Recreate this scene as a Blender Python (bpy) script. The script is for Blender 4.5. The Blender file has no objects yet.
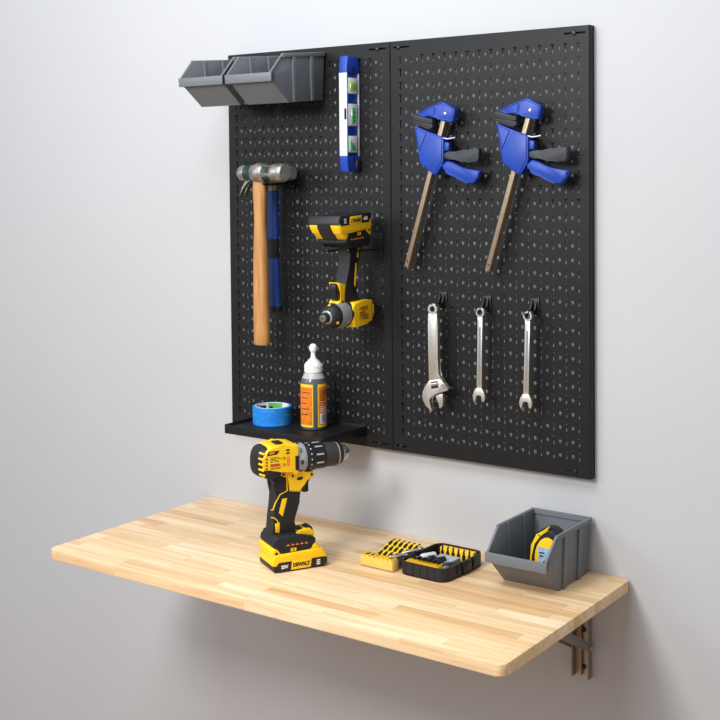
import bpy, bmesh, math, random
from mathutils import Vector, Matrix
random.seed(7)
sc = bpy.context.scene
COL = sc.collection
V = Vector

# ------------------------------------------------------------------ camera
CAM = V((1.784483, -2.023386, 0.550597))
YAW, PITCH, ROLL, F, PPY = 0.620805, -0.03185, -0.008629, 1220.606, 213.59
FWD = V((-math.sin(YAW)*math.cos(PITCH), math.cos(YAW)*math.cos(PITCH), math.sin(PITCH)))
R0 = V((math.cos(YAW), math.sin(YAW), 0)); U0 = R0.cross(FWD)
RT = R0*math.cos(ROLL) + U0*math.sin(ROLL); UP = U0*math.cos(ROLL) - R0*math.sin(ROLL)
cd = bpy.data.cameras.new('camera'); cam = bpy.data.objects.new('camera', cd); COL.objects.link(cam)
cam.matrix_world = Matrix(((RT.x, UP.x, -FWD.x, CAM.x), (RT.y, UP.y, -FWD.y, CAM.y), (RT.z, UP.z, -FWD.z, CAM.z), (0, 0, 0, 1)))
cd.sensor_width = 36; cd.lens = F/720*36; cd.shift_y = -(360-PPY)/720; cd.clip_start = 0.05
sc.camera = cam

def at(x, y, o, n):
    """point of the photograph on the plane through o with normal n"""
    d = FWD + RT*((x-360)/F) - UP*((y-PPY)/F)
    o = V(o); n = V(n)
    return CAM + d*((o-CAM).dot(n)/d.dot(n))
def atY(x, y, Y): return at(x, y, (0, Y, 0), (0, 1, 0))
def atZ(x, y, Z): return at(x, y, (0, 0, Z), (0, 0, 1))
def outl(pts, Y, ox=0, oy=0, s=1):
    """outline in the (x, z) plane at depth Y, from zoomed picture points"""
    r = []
    for a, b in pts:
        p = atY(ox+a/s, oy+b/s, Y); r.append((p.x, p.z))
    return r

# ------------------------------------------------------------------ materials
def mat(name, col, rough=0.5, metal=0.0, spec=0.5, var=0.06, vscale=30, bump=0.0, bscale=400, coat=0.0, trans=0.0, alpha=1.0, stretch=None, ior=1.45):
    m = bpy.data.materials.new(name); m.use_nodes = True
    nt = m.node_tree; b = nt.nodes['Principled BSDF']
    tc = nt.nodes.new('ShaderNodeTexCoord'); mp = nt.nodes.new('ShaderNodeMapping')
    nt.links.new(tc.outputs['Object'], mp.inputs['Vector'])
    if stretch: mp.inputs['Scale'].default_value = stretch
    nz = nt.nodes.new('ShaderNodeTexNoise'); nz.inputs['Scale'].default_value = vscale; nz.inputs['Detail'].default_value = 4
    nt.links.new(mp.outputs['Vector'], nz.inputs['Vector'])
    rp = nt.nodes.new('ShaderNodeValToRGB')
    c = list(col[:3])
    rp.color_ramp.elements[0].position = 0.3; rp.color_ramp.elements[1].position = 0.7
    rp.color_ramp.elements[0].color = [max(0, x*(1-var)) for x in c]+[1]
    rp.color_ramp.elements[1].color = [min(1, x*(1+var)) for x in c]+[1]
    nt.links.new(nz.outputs['Fac'], rp.inputs['Fac']); nt.links.new(rp.outputs['Color'], b.inputs['Base Color'])
    b.inputs['Roughness'].default_value = rough; b.inputs['Metallic'].default_value = metal
    b.inputs['Specular IOR Level'].default_value = spec; b.inputs['IOR'].default_value = ior
    b.inputs['Coat Weight'].default_value = coat
    b.inputs['Transmission Weight'].default_value = trans; b.inputs['Alpha'].default_value = alpha
    if bump:
        n2 = nt.nodes.new('ShaderNodeTexNoise'); n2.inputs['Scale'].default_value = bscale; n2.inputs['Detail'].default_value = 3
        nt.links.new(tc.outputs['Object'], n2.inputs['Vector'])
        bp = nt.nodes.new('ShaderNodeBump'); bp.inputs['Strength'].default_value = bump; bp.inputs['Distance'].default_value = 0.001
        nt.links.new(n2.outputs['Fac'], bp.inputs['Height']); nt.links.new(bp.outputs['Normal'], b.inputs['Normal'])
    return m
def lin(r, g, b):
    f = lambda c: (c/255/12.92) if c/255 <= 0.04045 else ((c/255+0.055)/1.055)**2.4
    return (f(r), f(g), f(b))

M = {}
M['wall'] = mat('painted_wall', (0.492, 0.486, 0.488), 0.75, spec=0.25, var=0.012, vscale=2.5, bump=0.12, bscale=260)
M['floor'] = mat('floor_boards', (0.50, 0.34, 0.22), 0.6, var=0.1, vscale=6)
M['board'] = mat('black_powder_coat', (0.0085, 0.0082, 0.0084), 0.48, spec=0.30, var=0.10, vscale=60, bump=0.10, bscale=900)
M['blackmetal'] = mat('black_hook_metal', (0.012, 0.012, 0.012), 0.42, var=0.1)
M['bin'] = mat('grey_bin_plastic', (0.145, 0.155, 0.168), 0.42, spec=0.45, var=0.03, vscale=12)
M['blackplastic'] = mat('black_plastic', (0.011, 0.011, 0.0115), 0.45, var=0.1)
M['rubber'] = mat('dark_rubber', (0.013, 0.0132, 0.0145), 0.55, spec=0.4, var=0.1, bump=0.1)
M['padrubber'] = mat('pad_rubber', (0.028, 0.030, 0.032), 0.65, var=0.08)
M['lever'] = mat('lever_plastic', (0.026, 0.029, 0.034), 0.5, var=0.05)
M['yellow'] = mat('tool_yellow_plastic', (0.93, 0.555, 0.006), 0.4, spec=0.45, var=0.04)
M['yellow_rack'] = mat('rack_yellow_plastic', (0.95, 0.57, 0.02), 0.4, var=0.05)
M['blue'] = mat('clamp_blue_plastic', (0.009, 0.044, 0.31), 0.42, spec=0.45, var=0.08, vscale=40)
M['levelblue'] = mat('level_blue_paint', (0.008, 0.045, 0.33), 0.4, var=0.05)
M['gripblue'] = mat('hammer_grip_blue', (0.010, 0.045, 0.22), 0.5, var=0.08)
M['alu'] = mat('painted_aluminium', (0.70, 0.71, 0.73), 0.4, metal=0.25, var=0.03)
M['rail_white'] = mat('white_rail_paint', (0.60, 0.62, 0.66), 0.4, var=0.02)
M['steel'] = mat('brushed_steel', (0.52, 0.51, 0.49), 0.33, metal=1.0, var=0.08, vscale=60)
M['wrench'] = mat('satin_chrome', (0.68, 0.635, 0.57), 0.36, metal=0.9, var=0.07, vscale=90)
M['forged'] = mat('worn_forged_steel', (0.33, 0.30, 0.265), 0.38, metal=0.75, var=0.40, vscale=70, bump=0.3, bscale=200)
M['wornface'] = mat('worn_steel_face', (0.34, 0.33, 0.32), 0.5, metal=0.35, var=0.2, vscale=120)
M['greenpaint'] = mat('chipped_green_paint', (0.007, 0.035, 0.030), 0.5, var=0.4, vscale=120)
M['barsteel'] = mat('clamp_bar_steel', (0.29, 0.215, 0.145), 0.45, metal=0.5, var=0.12, vscale=90)
M['darkchuck'] = mat('chuck_sleeve', (0.055, 0.052, 0.05), 0.4, metal=0.5, var=0.15)
M['zinc'] = mat('silver_gearcase', (0.42, 0.42, 0.42), 0.42, metal=0.5, var=0.15, vscale=60)
M['silverplastic'] = mat('silver_plastic', (0.36, 0.36, 0.36), 0.5, var=0.05)
M['white'] = mat('white_plastic', (0.82, 0.82, 0.82), 0.45, var=0.02)
M['paint_white'] = mat('white_print', (0.75, 0.75, 0.75), 0.6, var=0.02)
M['black_print'] = mat('black_print', (0.014, 0.013, 0.012), 0.6, var=0.05)
M['red_print'] = mat('red_print', (0.55, 0.03, 0.02), 0.6, var=0.05)
M['orange_print'] = mat('orange_print', (0.80, 0.23, 0.02), 0.5, var=0.05)
M['label_orange'] = mat('orange_label', (0.76, 0.185, 0.012), 0.45, var=0.22, vscale=130)
M['label_yellow'] = mat('yellow_label_border', (0.88, 0.60, 0.02), 0.45, var=0.03)
M['glue'] = mat('bottle_with_brown_glue', (0.085, 0.09, 0.105), 0.3, spec=0.5, var=0.10, vscale=30, coat=0.3)
M['gluetop'] = mat('milky_bottle_shoulder', (0.42, 0.41, 0.39), 0.35, var=0.05)
M['core'] = mat('tape_core_card', (0.72, 0.72, 0.70), 0.6, var=0.03)
M['coregreen'] = mat('tape_core_green_print', (0.10, 0.45, 0.08), 0.6, var=0.1)
M['vialgreen'] = mat('vial_liquid', (0.10, 0.50, 0.18), 0.15, var=0.1, coat=0.5)
M['vialyellow'] = mat('vial_liquid_bright', (0.35, 0.62, 0.08), 0.15, var=0.1, coat=0.5)
M['clear'] = mat('clear_plastic', (0.6, 0.58, 0.55), 0.08, var=0.0, alpha=0.10)
M['greyclear'] = mat('translucent_grey_plastic', (0.42, 0.43, 0.45), 0.3, var=0.05)
M['bracket'] = mat('bracket_steel', (0.25, 0.225, 0.21), 0.42, metal=0.5, var=0.06)
M['bracketlit'] = mat('bracket_steel_lit', (0.50, 0.38, 0.24), 0.42, metal=0.5, var=0.08)  # bracket steel again, with the light on the web put into its tan
M['tapelabel'] = mat('tape_measure_label', (0.30, 0.42, 0.52), 0.4, var=0.25, vscale=160)
M['darkvoid'] = mat('dark_recess', (0.006, 0.006, 0.006), 0.8, var=0.1)

def wood_hickory():
    m = mat('hickory_handle', (0.47, 0.225, 0.072), 0.45, spec=0.4, var=0.22, vscale=22, stretch=(6, 6, 0.6), coat=0.15)
    return m
M['hickory'] = wood_hickory()

def blue_tape():
    m = bpy.data.materials.new('blue_masking_tape'); m.use_nodes = True
    nt = m.node_tree; b = nt.nodes['Principled BSDF']; N = nt.nodes; L = nt.links
    tc = N.new('ShaderNodeTexCoord'); mp = N.new('ShaderNodeMapping'); L.new(tc.outputs['Object'], mp.inputs['Vector'])
    mp.inputs['Rotation'].default_value = (0, 0.35, 0); mp.inputs['Scale'].default_value = (26, 26, 150)
    nz = N.new('ShaderNodeTexNoise'); nz.inputs['Scale'].default_value = 1.0; nz.inputs['Detail'].default_value = 2
    L.new(mp.outputs['Vector'], nz.inputs['Vector'])
    rp = N.new('ShaderNodeValToRGB'); e = rp.color_ramp.elements
    e[0].position = 0.58; e[0].color = (0.004, 0.20, 0.70, 1); e[1].position = 0.66; e[1].color = (0.02, 0.36, 0.52, 1)
    L.new(nz.outputs['Fac'], rp.inputs['Fac']); L.new(rp.outputs['Color'], b.inputs['Base Color'])
    b.inputs['Roughness'].default_value = 0.6
    return m
M['tape'] = blue_tape()

def butcher_block():
    m = bpy.data.materials.new('butcher_block_wood'); m.use_nodes = True
    nt = m.node_tree; N = nt.nodes; L = nt.links; b = N['Principled BSDF']
    tc = N.new('ShaderNodeTexCoord')
    br = N.new('ShaderNodeTexBrick'); br.offset = 0.37; br.offset_frequency = 2; br.squash = 1.35; br.squash_frequency = 3
    br.inputs['Color1'].default_value = (0, 0, 0, 1); br.inputs['Color2'].default_value = (1, 1, 1, 1)
    br.inputs['Mortar'].default_value = (0.45, 0.45, 0.45, 1)
    br.inputs['Scale'].default_value = 1.0; br.inputs['Mortar Size'].default_value = 0.00015; br.inputs['Mortar Smooth'].default_value = 0.3
    br.inputs['Brick Width'].default_value = 0.235; br.inputs['Row Height'].default_value = 0.0265; br.inputs['Bias'].default_value = 0.0
    L.new(tc.outputs['Object'], br.inputs['Vector'])
    rp = N.new('ShaderNodeValToRGB'); e = rp.color_ramp.elements
    e[0].position = 0.0; e[0].color = (0.68, 0.43, 0.215, 1)
    e[1].position = 1.0; e[1].color = (0.86, 0.67, 0.445, 1)
    for p_, c_ in ((0.2, (0.775, 0.540, 0.300, 1)), (0.55, (0.81, 0.585, 0.345, 1)), (0.85, (0.83, 0.62, 0.385, 1))):
        q = e.new(p_); q.color = c_
    L.new(br.outputs['Color'], rp.inputs['Fac'])
    # grain, different in every stave
    mp = N.new('ShaderNodeMapping'); mp.inputs['Scale'].default_value = (2.2, 42, 42); L.new(tc.outputs['Object'], mp.inputs['Vector'])
    ad = N.new('ShaderNodeVectorMath'); ad.operation = 'MULTIPLY_ADD'; ad.inputs[1].default_value = (7, 9, 3)
    L.new(br.outputs['Color'], ad.inputs[0]); L.new(mp.outputs['Vector'], ad.inputs[2])
    nz = N.new('ShaderNodeTexNoise'); nz.inputs['Scale'].default_value = 1.6; nz.inputs['Detail'].default_value = 6; nz.inputs['Roughness'].default_value = 0.62; nz.inputs['Distortion'].default_value = 0.6
    L.new(ad.outputs['Vector'], nz.inputs['Vector'])
    r2 = N.new('ShaderNodeValToRGB'); f = r2.color_ramp.elements
    f[0].position = 0.33; f[0].color = (0.84, 0.75, 0.64, 1); f[1].position = 0.62; f[1].color = (1.06, 1.05, 1.04, 1)
    L.new(nz.outputs['Fac'], r2.inputs['Fac'])
    mx = N.new('ShaderNodeMix'); mx.data_type = 'RGBA'; mx.blend_type = 'MULTIPLY'; mx.inputs[0].default_value = 1.0
    L.new(rp.outputs['Color'], mx.inputs[6]); L.new(r2.outputs['Color'], mx.inputs[7])
    L.new(mx.outputs[2], b.inputs['Base Color'])
    b.inputs['Roughness'].default_value = 0.42; b.inputs['Specular IOR Level'].default_value = 0.4
    bp = N.new('ShaderNodeBump'); bp.inputs['Strength'].default_value = 0.05; bp.inputs['Distance'].default_value = 0.0005
    L.new(nz.outputs['Fac'], bp.inputs['Height']); L.new(bp.outputs['Normal'], b.inputs['Normal'])
    return m
M['table'] = butcher_block()

# ------------------------------------------------------------------ mesh helpers
def new(): return bmesh.new()
def chaikin(poly, n=1):
    for _ in range(n):
        q = []
        for i in range(len(poly)):
            a, b = poly[i], poly[(i+1) % len(poly)]
            q.append((a[0]*.75+b[0]*.25, a[1]*.75+b[1]*.25)); q.append((a[0]*.25+b[0]*.75, a[1]*.25+b[1]*.75))
        poly = q
    return poly
def merge(dst, src, mtx=None):
    if mtx is not None: bmesh.ops.transform(src, matrix=mtx, verts=src.verts)
    me = bpy.data.meshes.new('tmp'); src.to_mesh(me); src.free(); dst.from_mesh(me); bpy.data.meshes.remove(me)
    return dst
def prism(bm, poly, y0, y1, bev=0, seg=2, every=False):
    """outline (x, z) pushed through y0..y1, its rims rounded by bev"""
    t = new()
    area = sum(poly[i][0]*poly[(i+1) % len(poly)][1]-poly[(i+1) % len(poly)][0]*poly[i][1] for i in range(len(poly)))
    if area < 0: poly = poly[::-1]
    if y0 > y1: y0, y1 = y1, y0
    a = [t.verts.new((p[0], y0, p[1])) for p in poly]; b = [t.verts.new((p[0], y1, p[1])) for p in poly]
    n = len(poly)
    t.faces.new(a); t.faces.new(b[::-1])
    for i in range(n): t.faces.new((a[(i+1) % n], a[i], b[i], b[(i+1) % n]))
    if bev:
        es = t.edges[:] if every else [e for e in t.edges if abs(e.verts[0].co.y-e.verts[1].co.y) < 1e-9]
        bmesh.ops.bevel(t, geom=es, offset=bev, segments=seg, affect='EDGES', clamp_overlap=True, profile=0.5)
    return merge(bm, t)
def box(bm, x0, x1, y0, y1, z0, z1, bev=0, seg=2, mtx=None):
    t = new(); bmesh.ops.create_cube(t, size=1)
    for v in t.verts: v.co = V((x0+(x1-x0)*(v.co.x+.5), y0+(y1-y0)*(v.co.y+.5), z0+(z1-z0)*(v.co.z+.5)))
    if bev: bmesh.ops.bevel(t, geom=t.edges[:], offset=bev, segments=seg, affect='EDGES', clamp_overlap=True, profile=0.5)
    return merge(bm, t, mtx)
def axis_mtx(o, d, up=None):
    """local z -> d"""
    d = V(d).normalized(); up = V(up) if up else (V((0, 0, 1)) if abs(d.z) < 0.9 else V((1, 0, 0)))
    x = up.cross(d).normalized(); y = d.cross(x)
    o = V(o)
    return Matrix(((x.x, y.x, d.x, o.x), (x.y, y.y, d.y, o.y), (x.z, y.z, d.z, o.z), (0, 0, 0, 1)))
def lathe(bm, prof, o=(0, 0, 0), d=(0, 0, 1), seg=32, sx=1, sy=1, a0=0, a1=2*math.pi):
    """profile of (radius, height) pairs turned about the axis d through o"""
    t = new(); full = abs(a1-a0-2*math.pi) < 1e-6
    n = seg if full else seg+1
    rings = []
    for r, h in prof:
        if r <= 1e-6: rings.append([t.verts.new((0, 0, h))]); continue
        rings.append([t.verts.new((r*sx*math.cos(a0+(a1-a0)*i/seg), r*sy*math.sin(a0+(a1-a0)*i/seg), h)) for i in range(n)])
    for A, B in zip(rings, rings[1:]):
        m = seg
        for i in range(m):
            j = (i+1) % n
            if len(A) == 1 and len(B) == 1: continue
            if len(A) == 1: t.faces.new((A[0], B[j], B[i])[::-1])
            elif len(B) == 1: t.faces.new((A[i], A[j], B[0]))
            else: t.faces.new((A[i], A[j], B[j], B[i]))
    bmesh.ops.recalc_face_normals(t, faces=t.faces)
    return merge(bm, t, axis_mtx(o, d))
def tube(bm, pts, r, seg=10, cap=True):
    pts = [V(p) for p in pts]; rr = r if isinstance(r, (list, tuple)) else [r]*len(pts)
    t = new(); rings = []; x = None
    for i, p in enumerate(pts):
        d = (pts[min(i+1, len(pts)-1)]-pts[max(i-1, 0)]).normalized()
        if x is None:
            up = V((0, 0, 1)) if abs(d.z) < .9 else V((1, 0, 0)); x = up.cross(d).normalized()
        x = (x-d*x.dot(d)).normalized(); y = d.cross(x)
        rings.append([t.verts.new(p+(x*math.cos(2*math.pi*k/seg)+y*math.sin(2*math.pi*k/seg))*rr[i]) for k in range(seg)])
    for A, B in zip(rings, rings[1:]):
        for k in range(seg): t.faces.new((A[k], A[(k+1) % seg], B[(k+1) % seg], B[k]))
    if cap: t.faces.new(rings[0][::-1]); t.faces.new(rings[-1])
    return merge(bm, t)
def loft(bm, secs, n=24):
    """secs: (z, cx, cy, rx, ry, power): superellipse sections stacked along z"""
    t = new(); rings = []
    for z, cx, cy, rx, ry, pw in secs:
        ring = []
        for k in range(n):
            a = 2*math.pi*k/n; c, s = math.cos(a), math.sin(a)
            ring.append(t.verts.new((cx+rx*math.copysign(abs(c)**(2/pw), c), cy+ry*math.copysign(abs(s)**(2/pw), s), z)))
        rings.append(ring)
    for A, B in zip(rings, rings[1:]):
        for k in range(n): t.faces.new((A[k], A[(k+1) % n], B[(k+1) % n], B[k]))
    t.faces.new(rings[0][::-1]); t.faces.new(rings[-1])
    bmesh.ops.recalc_face_normals(t, faces=t.faces)
    return merge(bm, t)
def text(bm, s, size, o, right, up, depth=0.0004, sx=1.0, bold=0.0):
    cu = bpy.data.curves.new('t', 'FONT'); cu.body = s; cu.size = size; cu.extrude = depth/2; cu.align_x = 'CENTER'; cu.align_y = 'CENTER'; cu.offset = bold; cu.resolution_u = 3
    ob = bpy.data.objects.new('t', cu); COL.objects.link(ob)
    dg = bpy.context.evaluated_depsgraph_get(); me = bpy.data.meshes.new_from_object(ob.evaluated_get(dg))
    r = V(right).normalized(); u = V(up).normalized(); n = r.cross(u); o = V(o)
    t = new(); t.from_mesh(me); bpy.data.meshes.remove(me); bpy.data.objects.remove(ob); bpy.data.curves.remove(cu)
    return merge(bm, t, Matrix(((r.x*sx, u.x, n.x, o.x), (r.y*sx, u.y, n.y, o.y), (r.z*sx, u.z, n.z, o.z), (0, 0, 0, 1))))

# ------------------------------------------------------------------ object helpers
INV = {}
def finish(name, bm, m, ang=35):
    bmesh.ops.recalc_face_normals(bm, faces=bm.faces) if False else None
    me = bpy.data.meshes.new(name); bm.to_mesh(me); bm.free()
    for p in me.polygons: p.use_smooth = True
    me.set_sharp_from_angle(angle=math.radians(ang))
    me.materials.append(m if not isinstance(m, str) else M[m])
    o = bpy.data.objects.new(name, me); COL.objects.link(o)
    return o
def tag(o, label, cat, group=None):
    o['label'] = label; o['category'] = cat
    if group: o['group'] = group
    return o
def thing(name, label, cat, loc, rot=None, group=None):
    o = bpy.data.objects.new(name, None); COL.objects.link(o)
    o.empty_display_size = 0.02
    mw = Matrix.Translation(V(loc)) @ (rot.to_4x4() if rot is not None else Matrix.Identity(4))
    o.matrix_world = mw
    INV[o.name] = mw.inverted()
    return tag(o, label, cat, group)
FAR = {}
def part(name, bm, m, parent, world=True, label=None, ang=35):
    if isinstance(bm, tuple):                          # the same piece on the near and on the far side
        a = part(name, bm[0], m, parent, world, label, ang); z = part(name, bm[1], m, FAR.get(parent.name, parent), world, label, ang)
        FAR[a.name] = z
        return a
    return part1(name, bm, m, parent, world, label, ang)
def part1(name, bm, m, parent, world=True, label=None, ang=35):
    """a part; its shape is given in the world's axes (world) or in its thing's own axes"""
    root = parent
    while root.parent: root = root.parent
    if world: bmesh.ops.transform(bm, matrix=INV[root.name], verts=bm.verts)
    o = finish(name, bm, m, ang); o.parent = parent
    if label: o['label'] = label
    return o
def single(name, bm, m, label, cat, origin, group=None, ang=35):
    bmesh.ops.translate(bm, vec=-V(origin), verts=bm.verts)
    o = finish(name, bm, m, ang); o.location = V(origin)
    return tag(o, label, cat, group)
def copy_tree(o, parent=None):
    c = o.copy(); COL.objects.link(c)
    if parent: c.parent = parent
    for ch in [x for x in COL.objects if x.parent == o]: copy_tree(ch, c)
    return c
def structure(name, bm, m):
    o = finish(name, bm, m); o['kind'] = 'structure'; return o

# ------------------------------------------------------------------ the room
b = new(); box(b, -3.2, 3.2, 0, 0.12, -1.06, 2.2); structure('wall_back', b, 'wall')
b = new(); box(b, -3.2, 3.2, -4.5, 0, -1.12, -1.06); structure('floor', b, 'floor')

# ------------------------------------------------------------------ pegboard panels
IN = 0.0254; T = 0.019; H = 0.8128; W = 0.427
def make_panel():
    t = new()
    vs = {}
    def vert(x, z):
        k = (round(x, 6), round(z, 6))
        if k not in vs: vs[k] = t.verts.new((x, -T, z))
        return vs[k]
    def quad(x0, x1, z0, z1):
        t.faces.new((vert(x0, z0), vert(x1, z0), vert(x1, z1), vert(x0, z1)))
    def grid(xs, zs, holes):
        for i in range(len(xs)-1):
            for j in range(len(zs)-1):
                if (i, j) not in holes: quad(xs[i], xs[i+1], zs[j], zs[j+1])
    c = 0.0015                                        # rounded rim of the folded sheet
    z_top = 0.782
    xr = [0.95*IN + i*IN for i in range(16)]; zr = [z_top - j*IN for j in range(30)]
    for z in zr:
        zs = [z-.8*IN, z-.56*IN, z-.042*IN, z+.050*IN, z+.2*IN]
        for i, x in enumerate(xr):
            xs = [x-.25*IN, x-.15*IN, x-.044*IN, x+.044*IN, x+.15*IN, x+.25*IN]
            grid(xs, zs, {(1, 2), (2, 2), (3, 2), (2, 1)})
            if i < 15:                                # round hole between two T slots
                cx, cz, r = x+.5*IN, z-.31*IN, .135*IN
                x0, x1, z0, z1 = x+.25*IN, x+.75*IN, zs[0], zs[-1]
                ins, outs = [], []
                for k in range(16):
                    a = 2*math.pi*k/16; dx, dz = math.cos(a), math.sin(a)
                    ins.append(vert(cx+r*dx, cz+r*dz))
                    sx = ((x1-cx)/dx if dx > 1e-9 else (x0-cx)/dx if dx < -1e-9 else 1e9)
                    sz = ((z1-cz)/dz if dz > 1e-9 else (z0-cz)/dz if dz < -1e-9 else 1e9)
                    s = min(sx, sz); outs.append((cx+s*dx, cz+s*dz))
                cor = [(x1, z1), (x0, z1), (x0, z0), (x1, z0)]
                for k in range(16):
                    k2 = (k+1) % 16; p, q = outs[k], outs[k2]
                    f = [ins[k], vert(*p)]
                    onx = lambda w: abs(w[0]-x0) < 1e-7 or abs(w[0]-x1) < 1e-7
                    onz = lambda w: abs(w[1]-z0) < 1e-7 or abs(w[1]-z1) < 1e-7
                    if not ((onx(p) and onx(q) and abs(p[0]-q[0]) < 1e-7) or (onz(p) and onz(q) and abs(p[1]-q[1]) < 1e-7)):
                        m_ = ((p[0]+q[0])/2, (p[1]+q[1])/2)
                        cc = min(cor, key=lambda w: (w[0]-m_[0])**2+(w[1]-m_[1])**2)
                        vv = vert(*cc)
                        if vv not in f: f.append(vv)
                    vq = vert(*q)
                    if vq not in f: f.append(vq)
                    f.append(ins[k2]); t.faces.new(f)
    xa, xb = xr[0]-.25*IN, xr[-1]+.25*IN; zt, zb = zr[0]+.2*IN, zr[-1]-.8*IN
    quad(c, xa, zb, zt); quad(xb, W-c, zb, zt)
    for z0, z1, zc in ((c, zb, 0.0115), (zt, H-c, H-0.0125)):   # top and bottom strips with the fixing slots
        xs = [c, 0.008, 0.046, W-0.050, W-0.008, W-c]
        zs = [z0, zc-.0018, zc+.0018, z1]
        grid(xs, zs, {(1, 1), (3, 1)})
    # folded rim and returns back to the wall
    A = [(c, c), (W-c, c), (W-c, H-c), (c, H-c)]; Bq = [(0, 0), (W, 0), (W, H), (0, H)]
    fa = [vert(*p) for p in A]; fb = [t.verts.new((p[0], -T+c, p[1])) for p in Bq]; fc = [t.verts.new((p[0], -0.0003, p[1])) for p in Bq]
    for i in range(4):
        j = (i+1) % 4
        t.faces.new((fa[j], fa[i], fb[i], fb[j])); t.faces.new((fb[j], fb[i], fc[i], fc[j]))
    bmesh.ops.recalc_face_normals(t, faces=t.faces)
    if sum(f.normal.y for f in t.faces if abs(f.normal.y) > .9) > 0: bmesh.ops.reverse_faces(t, faces=t.faces)
    return t
def panel(x, name, label):
    root = thing(name, label, 'pegboard', (x, 0, 0), group='pegboard panels on the wall')
    o = part('slotted_sheet', make_panel(), 'board', root, world=False)
    for p in o.data.polygons: p.use_smooth = False
    md = o.modifiers.new('sheet', 'SOLIDIFY'); md.thickness = 0.0011; md.offset = -1; md.use_rim = True
    for sx in (0.0200, W-0.0300):
        for sz in (0.0115, H-0.0125):
            s = new(); lathe(s, [(0, -.0008), (.0046, -.0008), (.0046, .0006), (.0036, .0024), (.0014, .003), (0, .003)], (sx, -T-.0003, sz), (0, -1, 0), 16)
            lathe(s, [(0, 0), (.0018, 0), (.0018, T-.001), (0, T-.001)], (sx, -.001, sz), (0, -1, 0), 10)
            part('screw', s, 'blackmetal', root, world=False)
    return root
panel(0, 'pegboard_panel', 'black slotted metal pegboard panel holding the hammers, level and shelf')
panel(W+.0004, 'pegboard_panel', 'black slotted metal pegboard panel holding the blue clamps and wrenches')

# ------------------------------------------------------------------ worktop and bracket
TX0, TX1, TD, TZ, TT = -0.0842, 0.9226, 0.4645, -0.17177, 0.0194
def round_rect(x0, x1, y0, y1, r, n=6):
    p = []
    for cx, cy, a in ((x1-r, y1-r, 0), (x0+r, y1-r, 90), (x0+r, y0+r, 180), (x1-r, y0+r, 270)):
        for k in range(n+1):
            w = math.radians(a+90*k/n); p.append((cx+r*math.cos(w), cy+r*math.sin(w)))
    return p
def slab(bm, poly, z0, z1, bev=0, seg=2):
    t = new(); prism(t, [(p[0], p[1]) for p in poly], -z1, -z0, bev, seg)
    return merge(bm, t, Matrix(((1, 0, 0, 0), (0, 0, 1, 0), (0, -1, 0, 0), (0, 0, 0, 1))))
b = new(); slab(b, round_rect(TX0, TX1, -TD, -.001, 0.014), TZ-TT, TZ, 0.0022, 3)
single('worktop', b, 'table', 'pale butcher block wooden worktop mounted on the wall', 'worktop', ((TX0+TX1)/2, -TD/2, TZ-TT))

def bracket():
    zt = TZ-TT-.0005
    xr = atY(590.8, 650, -.017).x-.0045; zb = atY(590, 681, -.017).z
    wd = 0.034
    root = thing('folding_bracket', 'grey steel folding bracket under the right end of worktop', 'bracket', (xr, -.001, zb))
    # U-shaped channel on the wall
    c = new(); box(c, xr-wd, xr, -.0035, -.0006, zb, zt, .0004); part('rail_web', c, 'bracketlit', root, label='back of the channel with lit tan put into its colour')
    for x in (xr-wd, xr-.0022):
        c = new(); box(c, x, x+.0022, -.0175, -.0036, zb, zt, .0005); part('rail_flange', c, 'bracket', root)
    # inner guide strip
    c = new(); box(c, xr-wd*.55, xr-wd*.49, -.012, -.0036, zb+.004, zt, .0004); part('guide_strip', c, 'bracket', root)
    # arm below the worktop and the brace
    c = new(); box(c, xr-wd+.003, xr-.003, -.30, -.024, zt-.003, zt, .0005); box(c, xr-.006, xr-.003, -.30, -.024, zt-.018, zt-.003, .0005)
    box(c, xr-wd+.003, xr-wd+.006, -.30, -.024, zt-.018, zt-.003, .0005); part('top_arm', c, 'bracket', root)
    p1 = atY(590, 648, -.012); z1 = p1.z; t = new()
    prism(t, [(-.026, -.0075), (.0, -.0085), (.008, -.005), (.0105, 0), (.008, .005), (0, .0085), (-.20, .0085), (-.20, -.0075)], 0, .0022, .0003)
    # (x along brace towards wall, y thickness, z across) -> world
    ay = V((0, .245, -(zt-.01-z1) if False else -.07)); e = V((0, 1, (z1-(zt-.012))/.20)).normalized(); f = V((0, -e.z, e.y))
    o = V((xr+.0008, -.012, z1))
    merge_b = new(); merge(merge_b, t, Matrix(((0, 1, 0, o.x), (e.y, 0, f.y, o.y), (e.z, 0, f.z, o.z), (0, 0, 0, 1))))
    part('brace', merge_b, 'bracket', root)
    t = new(); prism(t, [(0, -.007), (.006, -.004), (.006, .004), (0, .007), (-.19, .007), (-.19, -.007)], 0, .0022, .0003)
    mb = new(); merge(mb, t, Matrix(((0, 1, 0, xr-wd-.003), (e.y, 0, f.y, o.y), (e.z, 0, f.z, o.z), (0, 0, 0, 1))))
    part('brace', mb, 'bracket', root)
    c = new(); lathe(c, [(0, -.037), (.003, -.037), (.003, .0024), (.0052, .0026), (.0052, .0042), (.003, .0056), (0, .0058)], (xr+.0008, -.012, z1), (1, 0, 0), 16); part('pivot_bolt', c, 'steel', root)
    for yy in (629.5, 666.5):
        p = atY(584, yy, -.004); c = new()
        lathe(c, [(0, 0), (.005, 0), (.0045, .002), (.002, .003), (0, .003)], (p.x, -.0036, p.z), (0, -1, 0), 14); part('screw', c, 'blackmetal', root)
bracket()

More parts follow.
